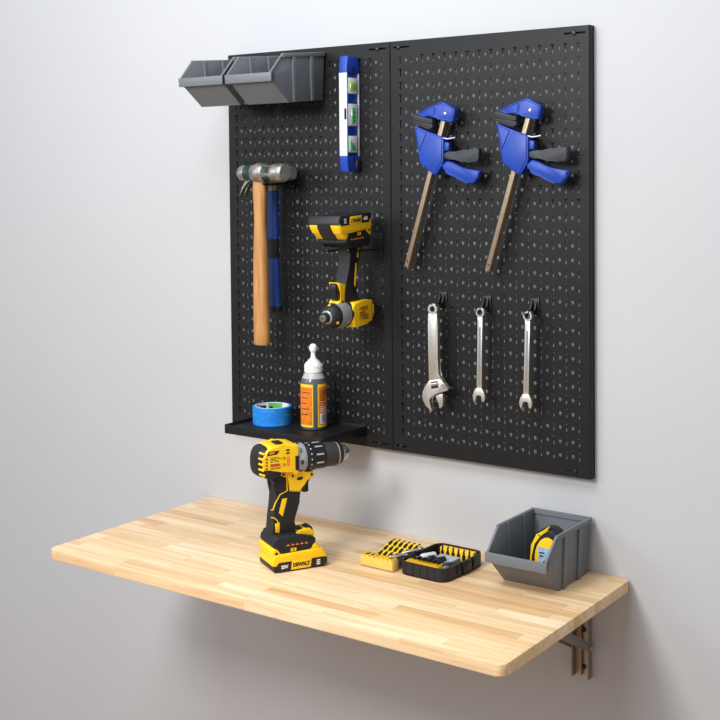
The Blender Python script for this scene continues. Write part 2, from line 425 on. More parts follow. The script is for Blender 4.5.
# ------------------------------------------------------------------ storage bins
BW = 0.1195; BH = 0.101; BS = 0.009; LEAN = math.atan2(BS, BH)
def make_bin(name, label, group):
    """origin: middle of the rear edge at the bottom; the open front looks along -y; sides and back lean out upwards"""
    root = thing(name, label, 'bin', (0, 0, 0), group=group)
    t = 0.0024; hw = BW/2-.003
    RZ = Matrix(((0, 1, 0, 0), (1, 0, 0, 0), (0, 0, 1, 0), (0, 0, 0, 1)))              # prism axes (a, t, b) -> (t, a, b)
    def put(nm, b):
        for v in b.verts: v.co.x *= .945+.055*v.co.z/BH
        return part(nm, b, 'bin', root, world=False)
    def sideways(b, poly, x0, x1, bev):
        q = new(); prism(q, poly, x0, x1, bev); bmesh.ops.reverse_faces(q, faces=q.faces); merge(b, q, RZ); return b
    prof = [(0, 0), (-.113, 0), (-.157, .044), (-.1675, .046), (-.1675, .0605), (-.128, BH-.001), (BS, BH-.001)]   # (y, z)
    b = new()
    for s in (-1, 1): sideways(b, prof, s*hw, s*(hw-t), .0006)
    box(b, -hw+t, hw-t, -.113, 0, 0, t)
    sideways(b, [(0, 0), (-t, 0), (BS-t, BH-.001), (BS, BH-.001)], -hw+t, hw-t, 0)
    sideways(b, [(-.113, 0), (-.157, .044), (-.157, .047), (-.1115, t)], -hw+t, hw-t, 0)
    put('body', b)
    b = new()                                                                          # rim round the three upper edges
    for s in (-1, 1): sideways(b, [(-.1300, BH-.0085), (-.1290, BH), (BS-.0005, BH), (BS-.0015, BH-.0085)], s*(hw-.0012), s*(hw+.0038), .0008)
    sideways(b, [(BS-.0055, BH-.0085), (BS-.0045, BH), (BS+.0005, BH), (BS-.0005, BH-.0085)], -hw-.0036, hw+.0036, .0006)
    put('rim', b)
    for s in (-1, 1):                                                                  # the sloping edges beside the mouth
        b = new(); sideways(b, [(-.1275, BH+.0004), (-.1690, .0630), (-.1660, .0605), (-.1240, BH-.002)], s*(hw-.0020), s*(hw+.0024), .0007); put('mouth_edge', b)
    b = new(); box(b, -hw-.0045, hw+.0045, -.1705, -.1665, .0455, .0640, .0012)
    box(b, -hw, hw, -.167, -.155, .0455, .0485, .0006)
    for s in (-1, 1): box(b, min(s*hw, s*(hw-t)), max(s*hw, s*(hw-t)), -.168, -.154, .0455, .0635, .0005)
    put('front_lip', b)
    for s in (-1, 1):
        for y in (-.100, -.042):
            b = new(); box(b, min(s*(hw-.001), s*(hw+.0036)), max(s*(hw-.001), s*(hw+.0036)), y, y+.011, .0002, BH-.008, .001)
            box(b, min(s*(hw-t-.0020), s*(hw-.001)), max(s*(hw-t-.0020), s*(hw-.001)), y+.002, y+.009, .003, BH-.002, .0008)
            put('rib', b)
    return root
BIN0 = make_bin('storage_bin', 'small grey plastic bin on the worktop with a yellow tape measure inside', 'grey plastic storage bins')
BIN0.location = (0.7915, -0.0165, TZ+.0002)
pB = atY(325.3, 51.5, -.0240)
BINX = pB.x - BW/2-.001; BINZ = pB.z - .96*BH*math.cos(LEAN)-.002
for x, lb in ((BINX, 'grey plastic bin hung at the board top, nearest the blue level'), (BINX-BW-.0068, 'grey plastic bin hung highest on the board at its outer corner, beyond the other bin')):
    c = copy_tree(BIN0); c.location = (x, -T-.0042, BINZ); c.rotation_euler = (LEAN, 0, 0); c.scale = (1, 1, .96); c['label'] = lb

# ------------------------------------------------------------------ shelf with tape and glue
SX0, SX1, SY, SZ = 0.113, 0.3625, -0.167, 0.037
root = thing('wall_shelf', 'black metal shelf tray hooked to the foot of the pegboard', 'shelf', (SX0, -T, SZ))
b = new(); box(b, SX0, SX1, SY, -T-.0006, SZ-.0016, SZ, .0003); part('tray', b, 'board', root)
b = new(); box(b, SX0, SX1, SY-.0014, SY+.0002, SZ-.0125, SZ+.0055, .0005); part('front_lip', b, 'board', root)
for x in (SX0-.0013, SX1):
    b = new(); prism(b, [(SY, SZ-.0125), (SY, SZ+.0055), (-T-.0006, SZ+.0055), (-T-.0006, SZ-.0150)], 0, .0013, .0003)
    bb = new(); bmesh.ops.reverse_faces(b, faces=b.faces); merge(bb, b, Matrix(((0, 1, 0, x), (1, 0, 0, 0), (0, 0, 1, 0), (0, 0, 0, 1)))); part('side_lip', bb, 'board', root)
b = new(); box(b, SX0, SX1, -T-.0018, -T-.0005, SZ-.012, SZ+.0065, .0003); part('back_flange', b, 'board', root)

TR, TH = 0.0405, 0.037
tf = atZ(272.5, 427.3, SZ); dirc = V((CAM.x-tf.x, CAM.y-tf.y, 0)).normalized(); tc_ = tf - dirc*TR; TAZ = math.atan2(dirc.y, dirc.x)+math.radians(270)
root = thing('tape_roll', 'roll of blue masking tape lying on the black shelf', 'tape', (tc_.x, tc_.y, SZ+.0002))
b = new(); lathe(b, [(.0352, .0005), (TR-.0008, .0), (TR, .0008), (TR, TH-.0008), (TR-.0008, TH), (.0352, TH-.0002), (.0352, .0005)], (0, 0, 0), seg=64); part('tape', b, 'tape', root, world=False)
b = new(); lathe(b, [(.0351, .0003), (.0351, TH+.0004), (.0336, TH+.0004), (.0336, .0003), (.0351, .0003)], seg=64); cr = part('cardboard_core', b, 'core', root, world=False)
b = new(); lathe(b, [(.0335, .004), (.0335, TH-.001)], seg=20, a0=TAZ+math.radians(-38), a1=TAZ+math.radians(14)); part('printed_liner', b, 'coregreen', cr, world=False, label='green print inside the core')
b = new(); lathe(b, [(.03345, .010), (.03345, TH-.008)], seg=16, a0=TAZ+math.radians(-2), a1=TAZ+math.radians(10)); part('printed_mark', b, 'black_print', cr, world=False)
b = new(); lathe(b, [(.03345, .014), (.03345, TH-.005)], seg=16, a0=TAZ+math.radians(22), a1=TAZ+math.radians(48)); part('printed_mark', b, 'black_print', cr, world=False)
b = new()                                                                              # slanting green marks around the outside of the roll
for k in range(9):
    a = 2*math.pi*k/9+.2
    for dz in (0,):
        pts = [(TR+.0001)*V((math.cos(a+q), math.sin(a+q), 0)) + V((0, 0, .008+.013*((k % 2))+q*.016)) for q in (0, .12, .24, .36, .48)]
        t = new(); A = [t.verts.new(p+V((0, 0, -.0016))) for p in pts]; B_ = [t.verts.new(p+V((0, 0, .0016))) for p in pts]
        for i in (0, 1, 3): t.faces.new((A[i], A[i+1], B_[i+1], B_[i]))
        merge(b, t)
M['tapemark'] = mat('tape_green_print', (0.03, 0.33, 0.42), 0.6, var=0.25, vscale=200)
part('printed_marks', b, 'tapemark', root, world=False)

GR = 0.0262
gf = atZ(314.0, 430.6, SZ); dirc = V((CAM.x-gf.x, CAM.y-gf.y, 0)).normalized(); gc = gf - dirc*GR
AZ = math.atan2(dirc.y, dirc.x)                                                        # azimuth that faces the camera
root = thing('glue_bottle', 'glue bottle with orange label and white nozzle on the black shelf', 'bottle', (gc.x, gc.y, SZ+.0002))
b = new(); lathe(b, [(0, 0), (GR-.003, 0), (GR-.0008, .001), (GR, .004), (GR, .092), (GR-.0006, .097), (GR-.003, .103)], seg=48); bd = part('body', b, 'glue', root, world=False)
b = new(); lathe(b, [(GR-.003, .103), (GR-.0056, .108), (GR-.0085, .113), (.0155, .116), (0, .116)], seg=48); part('shoulder', b, 'gluetop', root, world=False, label='pale milky shoulder above the glue level')
b = new(); lathe(b, [(0, .1145), (.0178, .1145), (.0184, .116), (.0176, .119), (.0168, .131), (.0145, .1345), (.0095, .1385), (.006, .143), (.0046, .149), (.0046, .154), (.0066, .1565), (.0078, .160), (.0078, .1655), (.0066, .169), (.0035, .1715), (0, .172)], seg=40)
cap_ = part('nozzle_cap', b, 'white', root, world=False)
b = new()
for k in range(36):
    a = 2*math.pi*k/36; box(b, .0166, .0183, -.0006, .0006, .1165, .130, mtx=Matrix.Rotation(a, 4, 'Z'))
part('cap_ridges', b, 'white', cap_, world=False)
def wrap(bm, r, a0, a1, z0, z1, n=16): lathe(bm, [(r, z0), (r, z1)], seg=n, a0=AZ+math.radians(90+a0), a1=AZ+math.radians(90+a1))
lab = []
for a0, a1 in ((-150, -3), (18, 150)):
    b = new(); wrap(b, GR+.00025, a0, a1, .006, .0925, 30); lb = part('label_border', b, 'label_yellow', root, world=False, label='yellow border of the label')
    b = new(); wrap(b, GR+.00045, a0+4, a1-4, .0105, .0865, 30); lo = part('label_panel', b, 'label_orange', lb, world=False); lab.append(lo)
b = new(); wrap(b, GR+.0007, 28, 80, .012, .0330, 12); part('barcode_field', b, 'paint_white', lab[1], world=False)
b = new()
for k in range(16):
    a = 36+k*2.6; wrap(b, GR+.0009, a, a+(0.8 if k % 3 else 1.6), .0145, .0315, 1)
part('barcode_bars', b, 'black_print', lab[1], world=False)
b = new()
for k in range(3): wrap(b, GR+.0007, 28, 75, .078-.004*k, .0795-.004*k, 8)
for k in range(4): wrap(b, GR+.0007, 26, 50+9*(k % 2), .066-.0035*k, .0672-.0035*k, 8)
part('small_print', b, 'black_print', lab[1], world=False)
b = new()
for k in range(5): wrap(b, GR+.0007, -62, -20-7*(k % 3), .075-.011*k, .0766-.011*k, 8)
part('small_print', b, 'black_print', lab[0], world=False)
b = new()
for k in range(4): wrap(b, GR+.0007, 30, 78, .0465-.0035*k, .0476-.0035*k, 8)
wrap(b, GR+.0007, 24, 80, .0565, .0575, 8)
part('small_print', b, 'paint_white', lab[1], world=False)

# ------------------------------------------------------------------ hooks
def hook_pair(x, z, length, name, label, group=None, half=.0055, drop=.0):
    """two flat prongs folded out of a small plate that sits in the slots"""
    root = thing(name, label, 'hook', (x, -T, z), group=group)
    b = new(); box(b, x-half-.004, x+half+.004, -T-.0026, -T-.0006, z-.003, z+.026, .0006); part('plate', b, 'blackmetal', root)
    for s in (-1, 1):
        b = new(); xx = x+s*half
        prism(b, [(0, -.004), (0, .026), (-.006, .020), (-.012, .006), (-length+.004, .002), (-length, .0065), (-length-.002, .0065), (-length-.001, -.002), (-length+.003, -.004)], 0, .0018, .0003)
        bb = new(); bmesh.ops.reverse_faces(b, faces=b.faces); merge(bb, b, Matrix(((0, 1, 0, xx-.0009), (1, 0, 0, -T-.0006), (0, 0, 1, z), (0, 0, 0, 1))))
        part('prong', bb, 'blackmetal', root)
    return root

# ------------------------------------------------------------------ wrenches
YW = -0.050
def ring_poly(cx, cz, r, n, a0=0): return [(cx+r*math.cos(a0+2*math.pi*k/n), cz+r*math.sin(a0+2*math.pi*k/n)) for k in range(n)]
def ring(bm, cx, cz, ro, ri, y0, y1, n=24, ni=12, bev=0.0008):
    """flat ring in the (x, z) plane"""
    lathe(bm, [(ri, 0), (ro-bev, 0), (ro, bev), (ro, (y1-y0)-bev), (ro-bev, (y1-y0)), (ri, (y1-y0)), (ri, 0)], (cx, y0, cz), (0, 1, 0), seg=n)
def strip(bm, pts, ws, y0, y1, bev=.001):
    """flat tapering bar along pts (x, z) with half widths ws"""
    L_, R_ = [], []
    for i, p in enumerate(pts):
        a = pts[max(i-1, 0)]; c = pts[min(i+1, len(pts)-1)]; d = V((c[0]-a[0], c[1]-a[1])).normalized()
        L_.append((p[0]-d.y*ws[i], p[1]+d.x*ws[i])); R_.append((p[0]+d.y*ws[i], p[1]-d.x*ws[i]))
    prism(bm, L_+R_[::-1], y0, y1, bev)
def xz(x, y, Y): p = atY(x, y, Y); return (p.x, p.z)

def combo(top, bot, label):
    (tx, tz), (bx, bz) = xz(*top, YW), xz(*bot, YW)
    root = thing('combination_wrench', label, 'wrench', (tx, YW, tz), group='two combination wrenches')
    d = V((bx-tx, bz-tz)).normalized(); n = V((-d.y, d.x))
    R = .0092
    b = new(); ring(b, tx, tz, R, .0058, YW-.0042, YW+.0042); part('hanging_ring', b, 'wrench', root)
    L = math.hypot(bx-tx, bz-tz)
    P = lambda u, v: (tx+d.x*u+n.x*v, tz+d.y*u+n.y*v)
    b = new(); strip(b, [P(R-.0012, 0), P(R+.008, 0), P(L*.5, 0), P(L-.020, 0)], [.0056, .0050, .0048, .0056], YW-.0028, YW+.0028, .0009); sh = part('shank', b, 'wrench', root)
    b = new(); strip(b, [P(R+.018, 0), P(L*.5, 0), P(L-.03, 0)], [.0020, .0019, .0020], YW-.0031, YW-.0026, 0); part('stamped_panel', b, 'steel', sh)
    # open jaw: tilted fork
    w0 = .0045
    jaw = [(L-.0215, -.0040), (L-.0150, -.0090), (L-.0070, -.0112), (L+.0002, -.0098), (L+.0042, -.0070), (L+.0010, -.0058), (L-.0075, -.0052), (L-.0095, -.0030), (L-.0100, .0018), (L-.0088, .0046), (L-.0010, .0050), (L+.0020, .0078), (L-.0020, .0104), (L-.0085, .0108), (L-.0155, .0085), (L-.0215, .0040)]
    b = new(); prism(b, [P(L+(q[0]-L)*1.12, q[1]*1.2) for q in jaw], YW-.0036, YW+.0036, .0008); part('open_jaw', b, 'wrench', root)
    return root
combo((480.8, 312.4), (479.6, 400.5), 'silver combination wrench hanging between the adjustable wrench and another wrench')
combo((528.3, 316.0), (526.3, 407.0), 'silver combination wrench hanging nearest the board edge, farthest from the adjustable wrench')

def adj():
    ox, oy, s = 410, 290, 5.538
    g = lambda pts: outl(pts, YW, ox, oy, s)
    tx, tz = g([(131, 105)])[0]
    root = thing('adjustable_wrench', 'silver adjustable wrench hanging jaw down beside two smaller wrenches', 'wrench', (tx, YW, tz))
    b = new(); ring(b, tx, tz, .0108, .0058, YW-.0052, YW+.0052); part('hanging_eye', b, 'wrench', root)
    b = new(); prism(b, g([(106, 128), (157, 128), (160, 200), (160, 380), (160, 460), (168, 478), (190, 500), (112, 505), (112, 478), (110, 380), (106, 200)]), YW-.0048, YW+.0048, .0018); hd = part('handle', b, 'wrench', root)
    b = new(); prism(b, g([(115, 140), (150, 140), (152, 460), (120, 460)]), YW-.0052, YW-.0044, .0003); part('recessed_panel', b, 'wrench', hd)
    b = new(); prism(b, g([(114, 498), (97, 525), (79, 556), (74, 585), (80, 612), (98, 642), (126, 668), (131, 658), (115, 626), (111, 606), (118, 590), (145, 577), (212, 556), (218, 545), (186, 503), (168, 490)]), YW-.0062, YW+.0062, .0018); part('fixed_jaw', b, 'wrench', root)
    b = new(); prism(b, g([(150, 582), (186, 572), (190, 600), (188, 640), (174, 655), (168, 650), (170, 630), (150, 596)]), YW-.0050, YW+.0050, .0012); part('sliding_jaw', b, 'wrench', root)
    b = new(); prism(b, g([(125, 507), (160, 500), (168, 538), (128, 545)]), YW-.0065, YW-.0060, 0); part('knurl_window', b, 'darkvoid', root)
    p0, p1 = g([(128, 521)])[0], g([(164, 515)])[0]
    b = new(); tube(b, [(p0[0], YW-.0055, p0[1]), (p1[0], YW-.0055, p1[1])], .0042, 14); part('knurl', b, 'steel', root)
    b = new(); prism(b, g([(190, 510), (222, 545), (216, 556), (186, 525)]), YW-.0068, YW-.0058, .0003); part('scale_mark', b, 'steel', root)
    return root
adj()
WH = []
for (px_, py_), lb in (((443.5, 300), 'black double prong hook holding the adjustable wrench'), ((487.5, 304), 'black double prong hook holding the wrench in the middle of three'), ((535.5, 307), 'black double prong hook holding the wrench nearest the board edge')):
    x, z = xz(px_, py_, -T); hook_pair(x, z-.010, .034, 'peg_hook', lb, 'double prong hooks holding the wrenches', half=.0045)

# ------------------------------------------------------------------ bar clamps
YC = -0.058          # front face of the body
def clamp():
    ox, oy, s = 480, 85, 7.2
    g = lambda pts, Y=YC: outl(pts, Y, ox, oy, s)
    x0, z0 = g([(340, 300)])[0]
    root = thing('bar_clamp', 'blue quick grip bar clamp hanging nearer the board edge', 'clamp', (x0, -T, z0), group='blue bar clamps on the pegboard')
    yb = YC+.020                                   # rear face
    Yb = YC+.005                                   # bar front face
    a0, a1 = xz(480+341/7.2, 85+245/7.2, Yb), xz(486.8, 271.0, Yb)
    d = V((a1[0]-a0[0], a1[1]-a0[1])).normalized(); st = (a0[0]-d.x*.03, a0[1]-d.y*.03)
    b = new(); strip(b, [st, a1], [.0046, .0046], Yb, Yb+.016, .0006); bar = part('bar', b, 'barsteel', root)
    b = new(); lathe(b, [(0, 0), (.0016, 0), (.0016, .0005), (0, .0005)], (a1[0]-d.x*.012, Yb-.0003, a1[1]-d.y*.012), (0, -1, 0), 10); part('stop_pin', b, 'blackmetal', bar)
    # fixed jaw at the top
    J = [(128, 185), (200, 148), (268, 118), (320, 95), (340, 95), (430, 148), (432, 165), (418, 244), (385, 250), (290, 227), (262, 198), (190, 207), (150, 200)]
    b = new(); prism(b, g(J), YC+.002, yb-.002, .0022); fj = part('fixed_jaw', b, 'blue', root)
    def rim_band(name, P, w, Y0, Y1, par):
        """raised flange that follows the outline"""
        q = g(P); n = len(q); cx = sum(p[0] for p in q)/n; cz = sum(p[1] for p in q)/n
        t = new()
        for i in range(n):
            tube(t, [(q[i][0], Y0, q[i][1]), (q[(i+1) % n][0], Y0, q[(i+1) % n][1])], w, 6)
        part(name, t, 'blue', par)
    rim_band('raised_edge', [(140, 186), (268, 124), (330, 102), (420, 150), (410, 238), (296, 220), (268, 194), (190, 202)], .0014, YC+.0025, 0, fj)
    rim_band('rib', [(268, 124), (284, 145), (268, 194)][:2]+[(284, 145), (268, 194)], .0013, YC+.0025, 0, fj)
    p = g([(355, 184)])[0]
    b = new(); lathe(b, [(0, 0), (.0032, 0), (.0032, .0008), (.002, .0014), (0, .0014)], (p[0], YC+.002, p[1]), (0, -1, 0), 14); part('rivet', b, 'steel', fj)
    # two rubber pads
    for P in ([(104, 190), (128, 188), (215, 220), (258, 222), (262, 252), (225, 262), (104, 226)], [(104, 228), (225, 265), (262, 255), (262, 288), (236, 300), (212, 298), (108, 256)]):
        b = new(); prism(b, g(P), YC-.001, yb, .0014); pd = part('jaw_pad', b, 'padrubber', root)
        b = new(); q = g([(P[0][0]+6, P[0][1]+16), (P[0][0]+112, P[0][1]+46)]); tube(b, [(q[0][0], YC-.0008, q[0][1]), (q[1][0], YC-.0008, q[1][1])], .0009, 6); part('pad_groove', b, 'blackplastic', pd)
    # sliding body
    Bd = [(116, 278), (126, 276), (235, 325), (330, 357), (346, 372), (346, 535), (336, 572), (288, 646), (262, 640), (160, 562), (148, 468)]
    b = new(); prism(b, g(Bd), YC, yb, .0026); body = part('sliding_body', b, 'blue', root)
    rim_band('raised_edge', [(124, 284), (215, 326), (156, 462)], .0014, YC+.0002, 0, body)
    b = new(); prism(b, g([(232, 330), (328, 364), (336, 378), (336, 532), (284, 634), (168, 556), (160, 470)]), YC-.0016, YC+.001, .0010); part('cover_plate', b, 'blue', body)
    b = new(); prism(b, g([(342, 395), (388, 404), (386, 462), (342, 466)], YC+.004), YC+.004, yb-.002, .0018); part('release_block', b, 'blue', body)
    b = new(); prism(b, chaikin(g([(340, 465), (480, 470), (550, 450), (606, 444), (622, 448), (618, 540), (590, 556), (530, 552), (462, 530), (340, 535)]), 1), YC+.003, yb-.003, .0030, 3); part('grip_lever', b, 'lever', root)
    b = new(); prism(b, chaikin(g([(322, 606), (340, 560), (362, 538), (400, 545), (480, 590), (560, 608), (628, 610), (626, 640), (586, 708), (560, 716), (520, 708), (440, 670), (384, 622)]), 1), YC+.002, yb-.002, .0040, 3); part('trigger_handle', b, 'blue', root)
    q0, q1, q2 = g([(300, 352)], YC+.004)[0], g([(375, 374)], YC+.004)[0], g([(438, 363)], YC+.004)[0]
    b = new(); tube(b, [(q0[0], YC+.004, q0[1]), ((q0[0]+q1[0])/2, YC+.004, (q0[1]*.4+q1[1]*.6)), (q1[0], YC+.004, q1[1]), ((q1[0]+q2[0])/2, YC+.004, q1[1]*.7+q2[1]*.3), (q2[0], YC+.004, q2[1])], .0012, 6); part('release_wire', b, 'alu', root, label='thin pale wire across the bar')
    return root, (x0, z0)
cl, (cx0, cz0) = clamp()
c2 = copy_tree(cl); c2.location = cl.location + V((-.1790, 0, .0008)); c2['label'] = 'blue quick grip bar clamp hanging nearer the board seam'
for r_, lb in ((cl, 'black peg behind the clamp nearer the board edge'), (c2, 'black peg behind the clamp nearer the board seam')):
    x, z = r_.location.x-.004, r_.location.z-.030
    b = new(); tube(b, [(x, -T-.0002, z), (x, -T-.0175, z)], .0035, 12); single('hanging_peg', b, 'blackmetal', lb, 'hook', (x, -T, z), 'pegs behind the clamps')

# ------------------------------------------------------------------ torpedo level
def level():
    y1, y0 = -T-.0012, -.064
    z1, z0 = atY(347, 55.5, y0).z, atY(348, 171.5, y0).z
    xl, xr = atY(339.2, 110, y0).x, atY(346.8, 110, y0).x
    zc1, zc0 = atY(345, 72.5, y0).z, atY(345, 156, y0).z
    root = thing('torpedo_level', 'blue torpedo spirit level with three green vials on pegboard', 'level', ((xl+xr)/2, y1, z0))
    xm = (xl+xr)/2; w = xr-xl
    # blue body plate, capped ends
    RZ = Matrix(((0, 1, 0, 0), (1, 0, 0, 0), (0, 0, 1, 0), (0, 0, 0, 1)))
    def side(poly, x0, x1, bev):
        q = new(); prism(q, poly, x0, x1, bev); bmesh.ops.reverse_faces(q, faces=q.faces); r = new(); return merge(r, q, RZ)
    part('frame', side([(y0+.003, zc0), (y0+.003, zc1), (y1-.002, zc1), (y1-.002, zc0)], xl+.0035, xr-.0025, .0008), 'levelblue', root)
    for zc, ze, s in ((zc1, z1, 1), (zc0, z0, -1)):
        e = part('end_cap', side([(y0, zc), (y0, zc+s*.012), (y0+.004, ze), (y1-.003, ze), (y1, zc+s*.012), (y1, zc)], xl-.0003, xr+.0003, .0016), 'levelblue', root)
        b = new(); lathe(b, [(.0042, 0), (.0042, .0004), (0, .0004)], (xr+.0003, (y0+y1)/2, zc+s*.007), (1, 0, 0), 14); part('hang_hole', b, 'darkvoid', e)
    b = new(); box(b, xl, xr, y0, y0+.0032, zc0, zc1, .0006); fr = part('front_rail', b, 'rail_white', root, label='white aluminium rail')
    b = new(); box(b, xl, xr, y1-.0035, y1, zc0, zc1, .0006); part('rear_rail', b, 'alu', root, label='silver rail against the board')
    wz = atY(342, 114, y0).z
    b = new(); box(b, xr-.0062, xr-.0010, y0-.0003, y0+.001, wz-.011, wz+.011, .0002); part('reading_window', b, 'darkvoid', fr)
    for (pa, pb), kind in (((78, 94), 'plumb'), ((104, 126), 'level'), ((136, 152.5), 'angle')):
        za, zb = atY(351, pa, (y0+y1)/2).z, atY(351, pb, (y0+y1)/2).z
        b = new(); ya, yb = y0+.0065, y1-.0085
        box(b, xr-.0040, xr+.0003, ya, yb, zb, za, .0012); v = part('vial_housing', b, 'white', root, label='white surround of a vial')
        zm = (za+zb)/2; ym = (ya+yb)/2
        b = new()
        if kind == 'level': box(b, xr+.0004, xr+.0022, ym-.006, ym+.006, zb+.005, za-.007, .0016)
        elif kind == 'plumb': box(b, xr+.0004, xr+.0022, ya+.004, yb-.004, zm-.009, zm+.007, .0016)
        else: prism(b, [(0, 0), (0, 0.001), (0.001, 0)], 0, .001); b.free(); b = side([(ya+.003, zb+.004), (ya+.003, za-.008), (yb-.003, zb+.004)], xr+.0004, xr+.0022, .0004)
        vv = part('vial', b, 'vialgreen' if kind != 'plumb' else 'vialyellow', v)
        b = new()
        if kind == 'level':
            for dz in (-.005, .005): box(b, xr+.0022, xr+.0026, ym-.006, ym+.006, zm+dz-.0004, zm+dz+.0004)
        else:
            for dy in (-.003, .003): box(b, xr+.0022, xr+.0026, ym+dy-.0004, ym+dy+.0004, zm-.008, zm+.002)
        part('vial_lines', b, 'black_print', vv)
    return root
level()
p = atY(356.5, 165, -.030)
b = new(); box(b, p.x+.0005, p.x+.0060, -.036, -T-.0006, p.z-.009, p.z+.009, .0008)
single('level_clip', b, 'blackmetal', 'small black clip on the board beside the foot of the blue level', 'hook', (p.x, -T, p.z))

# ------------------------------------------------------------------ hammers
def hammer_ball():
    Y = -.090
    xh = atY(259.5, 230, Y).x; zt = atY(262, 173, Y).z; zb = atY(262.5, 344.5, Y).z
    root = thing('ball_peen_hammer', 'ball peen hammer with wooden handle hanging in front of another hammer', 'hammer', (xh, Y, zb), group='hammers on the pegboard')
    # head turned about the x axis
    def px2x(px): return atY(px, 172.5, Y).x
    xs = px2x(285)+.001
    hd = [(r_*1.13, h_) for r_, h_ in [(0, -.125), (.0085, -.1235), (.0128, -.118), (.0146, -.110), (.0138, -.102), (.0128, -.096), (.0128, -.090), (.0150, -.084), (.0182, -.074), (.0192, -.066), (.0188, -.058), (.0165, -.050), (.0145, -.044), (.0140, -.038), (.0165, -.030), (.0172, -.024), (.0172, -.004), (.0160, -.0015), (.0150, -.0002), (0, 0)]]
    b = new(); lathe(b, hd, (xs, Y, zt), (1, 0, 0), 36); head = part('head', b, 'forged', root)
    b = new(); lathe(b, [(.0160, -.103), (.01495, -.096), (.01495, -.090), (.0173, -.0845)], (xs, Y, zt), (1, 0, 0), 36); part('painted_band', b, 'greenpaint', head, label='chipped dark green paint')
    for a in (0.5, 2.3, 3.6, 5.2):
        b = new(); lathe(b, [(.0193, -.051), (.01675, -.044), (.0162, -.038), (.0190, -.0305)], (xs, Y, zt), (1, 0, 0), 10, a0=a, a1=a+.85); part('paint_patch', b, 'greenpaint', head, label='chipped dark green paint')
    b = new(); lathe(b, [(0, .0002), (.0165, .0002)], (xs, Y, zt), (1, 0, 0), 30); part('striking_face', b, 'wornface', head)
    z0 = zt-.018; H_ = z0-zb
    secs = []
    for f_, rx, ry in ((-.05, .0135, .0090), (0, .0145, .0100), (.06, .0148, .0108), (.14, .0132, .0104), (.24, .0125, .0100), (.36, .0140, .0112), (.5, .0155, .0125), (.65, .0162, .0132), (.8, .0165, .0136), (.92, .0168, .0138), (.99, .0166, .0136), (1.0, .0152, .0124)):
        secs.append((z0-H_*f_, xh+.0015+(.0025*f_), Y, rx*1.05, ry*1.05, 2.3))
    b = new(); loft(b, secs[::-1], 28); part('handle', b, 'hickory', root, ang=50)
    return xh, zt
HX, HZ = hammer_ball()
def hammer_claw():
    Y = -.046
    xh = atY(273.6, 250, Y).x; zb = atY(278.5, 312, Y).z; zt = atY(292, 173, Y).z
    xs = atY(293, 173, Y).x
    root = thing('claw_hammer', 'claw hammer with blue handle hanging behind the wooden hammer', 'hammer', (xh, Y, zb), group='hammers on the pegboard')
    b = new(); lathe(b, [(0, 0), (.0130, -.0002), (.0148, -.0018), (.0148, -.014), (.0115, -.022), (.0105, -.034), (.0125, -.042), (.0135, -.050), (.0135, -.066), (.0120, -.072), (0, -.074)], (xs, Y, zt), (1, 0, 0), 32); hd = part('head', b, 'forged', root)
    b = new(); lathe(b, [(0, .0003), (.0125, .0003)], (xs, Y, zt), (1, 0, 0), 28); part('striking_face', b, 'wornface', hd)
    # curved claw, two prongs
    for s in (-1, 1):
        top, bot = [], []
        for k in range(9):
            f_ = k/8; a = math.radians(8+68*f_); x = xs-.066-(xs-.066-.0640)*math.sin(a)/math.sin(math.radians(76)); z = zt+.002-(zt+.002-.5060)*(1-math.cos(a))/(1-math.cos(math.radians(76)))
            th = .0115*(1-f_)+.0022
            top.append((x, z+th*.6)); bot.append((x, z-th*.6))
        b = new(); prism(b, top+bot[::-1], Y+s*.0022, Y+s*.0120, .0006); part('claw', b, 'forged', hd)
    zn = zt-.013
    b = new(); loft(b, [(zn-.052, xh, Y, 0.0100, 0.0076, 2.6), (zn-.01, xh, Y, 0.0106, 0.0081, 2.6), (zn+.006, xh, Y, 0.0112, 0.0090, 2.6)], 20); part('neck', b, 'barsteel', root, label='bare metal neck')
    z1 = atY(275, 190.5, Y).z; z2 = atY(275, 239, Y).z; z3 = atY(276, 258.5, Y).z; z4 = atY(278, 306, Y).z
    b = new(); loft(b, [(z2, xh+.0005, Y, 0.0118, 0.0095, 3), (z2+.02, xh, Y, 0.0127, 0.0101, 3), ((z1+z2)/2, xh, Y, 0.0118, 0.0096, 3), (z1-.006, xh, Y, 0.0116, 0.0092, 3), (z1, xh, Y, 0.0106, 0.0085, 3)], 24); part('upper_grip', b, 'gripblue', root, ang=50)
    b = new(); loft(b, [(z3, xh+.0008, Y, 0.0109, 0.0087, 2.6), (z2, xh+.0004, Y, 0.0116, 0.0092, 2.6)], 24); part('grip_band', b, 'rubber', root, label='black rubber band in the grip')
    b = new(); loft(b, [(z4, xh+.0028, Y, 0.0147, 0.0114, 2.6), (z4+.008, xh+.0025, Y, 0.0137, 0.0110, 2.6), (z4+.035, xh+.0018, Y, 0.0125, 0.0101, 2.6), (z3-.01, xh+.0012, Y, 0.0123, 0.0099, 2.6), (z3, xh+.0008, Y, 0.0116, 0.0092, 2.6)], 24); part('lower_grip', b, 'gripblue', root, ang=50)
    b = new(); loft(b, [(zb, xh+.003, Y, 0.0147, 0.0116, 2.6), (z4, xh+.0028, Y, 0.0151, 0.0119, 2.6)], 24); part('butt_cap', b, 'blackplastic', root)
    return xs
CX = hammer_claw()
